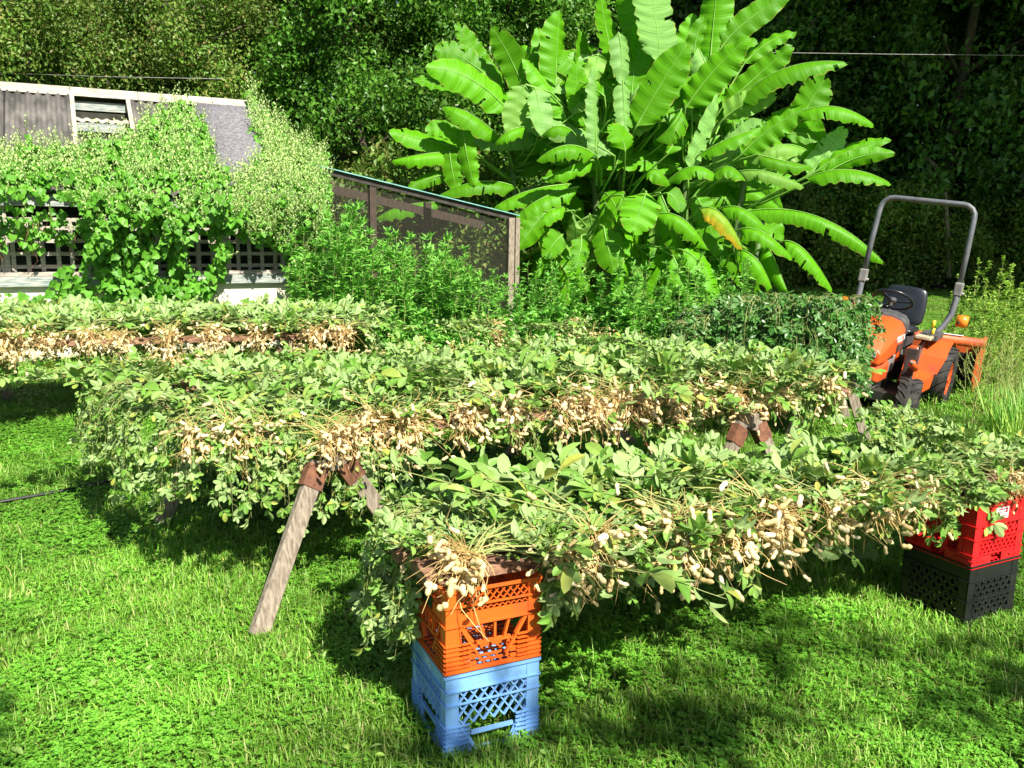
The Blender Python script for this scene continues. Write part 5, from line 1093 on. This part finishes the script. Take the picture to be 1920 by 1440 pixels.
# rear implement (box scraper)
im = thing('box_scraper', 'orange box scraper mounted behind the tractor, worn and partly hidden by weeds', 'implement', tuple(TC), TH); im.rotation_euler = (R(-3), 0, TH)
for sg in (1, -1):
    s = Soup(); pr = [(-.62, .62), (-1.10, .62), (-1.16, .56), (-1.16, .06), (-.62, .06), (-.56, .20)]; v = [(x_, sg * .74, z_) for x_, z_ in pr] + [(x_, sg * .76, z_) for x_, z_ in pr]; n_ = 6
    s.raw(v, [tuple(range(n_)), tuple(range(2 * n_ - 1, n_ - 1, -1))] + [(i, n_ + i, n_ + (i + 1) % n_, (i + 1) % n_) for i in range(n_)]); part('side_plate', s, M['odark'], im)
    bx('skid_shoe', (-.88, sg * .75, .05), (.56, .05, .03), M['iron'], None, .004, im)
s = Soup(); s.tube([(-.60, -.80, .60), (-.60, .80, .60)], .05, 10); part('top_bar', s, M['odark'], im, True)
bx('rear_blade', (-1.14, 0, .26), (.03, 1.46, .30), M['iron'], None, .003, im); bx('shank_beam', (-.80, 0, .50), (.08, 1.46, .08), M['odark'], None, .004, im); bx('label_strip', (-.60, .48, .655), (.06, .22, .004), M['white'], None, .001, im)
for i in range(5): bx('ripper_shank', (-.80, -.5 + .25 * i, .30), (.04, .02, .36), M['lgrey'], None, .003, im)
s = Soup(); s.beam((-.34, .26, .40), (-.62, .30, .40), .05, .02); s.beam((-.34, -.26, .40), (-.62, -.30, .40), .05, .02); part('lower_link', s, M['iron'], im)

# heap of green plants in the bucket
hd = Vector((math.cos(TH), math.sin(TH), 0)); lf_ = Vector((-hd.y, hd.x, 0)); bc = TC + hd * 1.85
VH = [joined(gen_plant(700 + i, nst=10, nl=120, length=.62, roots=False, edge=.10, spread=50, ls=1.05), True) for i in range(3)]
for i in range(70):
    a = rnd.uniform(-1, 1); px = 1285 + (1590 - 1285) * ((i * .618) % 1); Y = rnd.uniform(6.5, 7.5)
    zt = rnd.choice((1.12, 1.06, .92, .76)) - .12 * abs((px - 1500) / 170) ** 2
    dd_ = ray(px, 600); t_ = Y / dd_.y; p = Vector((dd_.x * t_, Y, zt))
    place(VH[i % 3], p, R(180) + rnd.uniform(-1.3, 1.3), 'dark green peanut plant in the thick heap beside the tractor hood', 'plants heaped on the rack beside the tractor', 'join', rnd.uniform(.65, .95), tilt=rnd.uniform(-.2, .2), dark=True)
ha = P(1300, 620, 7.2); hb = P(1600, 620, 7.0); ha.z = hb.z = .78
plank(tuple(ha), tuple(hb), .14, .04, 'plank carrying the dark heap of plants left of the tractor')
hx = (hb - ha).normalized(); hy = Vector((-hx.y, hx.x, 0))
for f_, nm_ in ((.2, 'left'), (.85, 'right')):
    c_ = ha.lerp(hb, f_) - hy * .3; c_.z = 0; sawhorse(c_, c_ + hy * .7, .76, [c_ - hx * .3, c_ + hx * .3, c_ + hy * .7 - hx * .3, c_ + hy * .7 + hx * .3], 'shaded sawhorse under the %s end of the dark plant heap beside the tractor' % nm_)
# ---------------------------------------------------------------- little things
s = Soup(); c = G(1195, 843); 
for sg in (-1, 1): s.tube([(0, 0, .03), (.05, sg * .022, .035), (.10, sg * .030, .035), (.14, sg * .018, .03)], [.007, .010, .011, .008], 8)
t = thing('hand_pruners', 'small hand pruners with red handles lying on the grass under the middle rack', 'pruners', tuple(c), R(10)); M['redp'] = solid('red_handle', (.75, .03, .02), (.8, .05, .03), 4, .4); part('handles', s, M['redp'], t, True)
s = Soup(); s.raw([(0, -.012, .03), (0, .012, .03), (-.05, .010, .025), (-.08, -.004, .022), (-.05, -.014, .025), (0, -.012, .034), (0, .012, .034), (-.05, .010, .029), (-.08, -.004, .026), (-.05, -.014, .029)], [(0, 1, 2, 3, 4), (9, 8, 7, 6, 5), (0, 5, 6, 1), (1, 6, 7, 2), (2, 7, 8, 3), (3, 8, 9, 4), (4, 9, 5, 0)]); part('blade', s, M['lgrey'], t)
s = Soup(); s.tube([G(-60, 950, .035), G(0, 941, .035), G(90, 925, .04), G(190, 905, .035), G(300, 878, .02), G(420, 850, .02)], .010, 6); tag(part('garden_hose', s, M['black'], None, True), 'thin black hose lying in the grass left of the middle rack', 'hose')
s = Soup(); s.tube([P(-30, 136, 16), P(200, 144, 15.6), P(420, 148, 15.2)], .006, 5); tag(part('wire', s, M['lgrey'], None, True), 'thin pale wire strung above the ridge of the shed', 'wire')
s = Soup(); s.tube([P(1120, 96, 15), P(1400, 98, 16), P(1700, 102, 17), P(1960, 104, 18)], .0065, 5); tag(part('wire', s, M['lgrey'], None, True), 'thin pale wire running across the dark trees above the tractor', 'wire')
s = Soup(); s.tube([(0, 0, 0), (.012, 0, .02), (.03, .004, .03)], .003, 5, 0); o = part('stuck_leaf', s, M['pstem'], None, True) if False else None
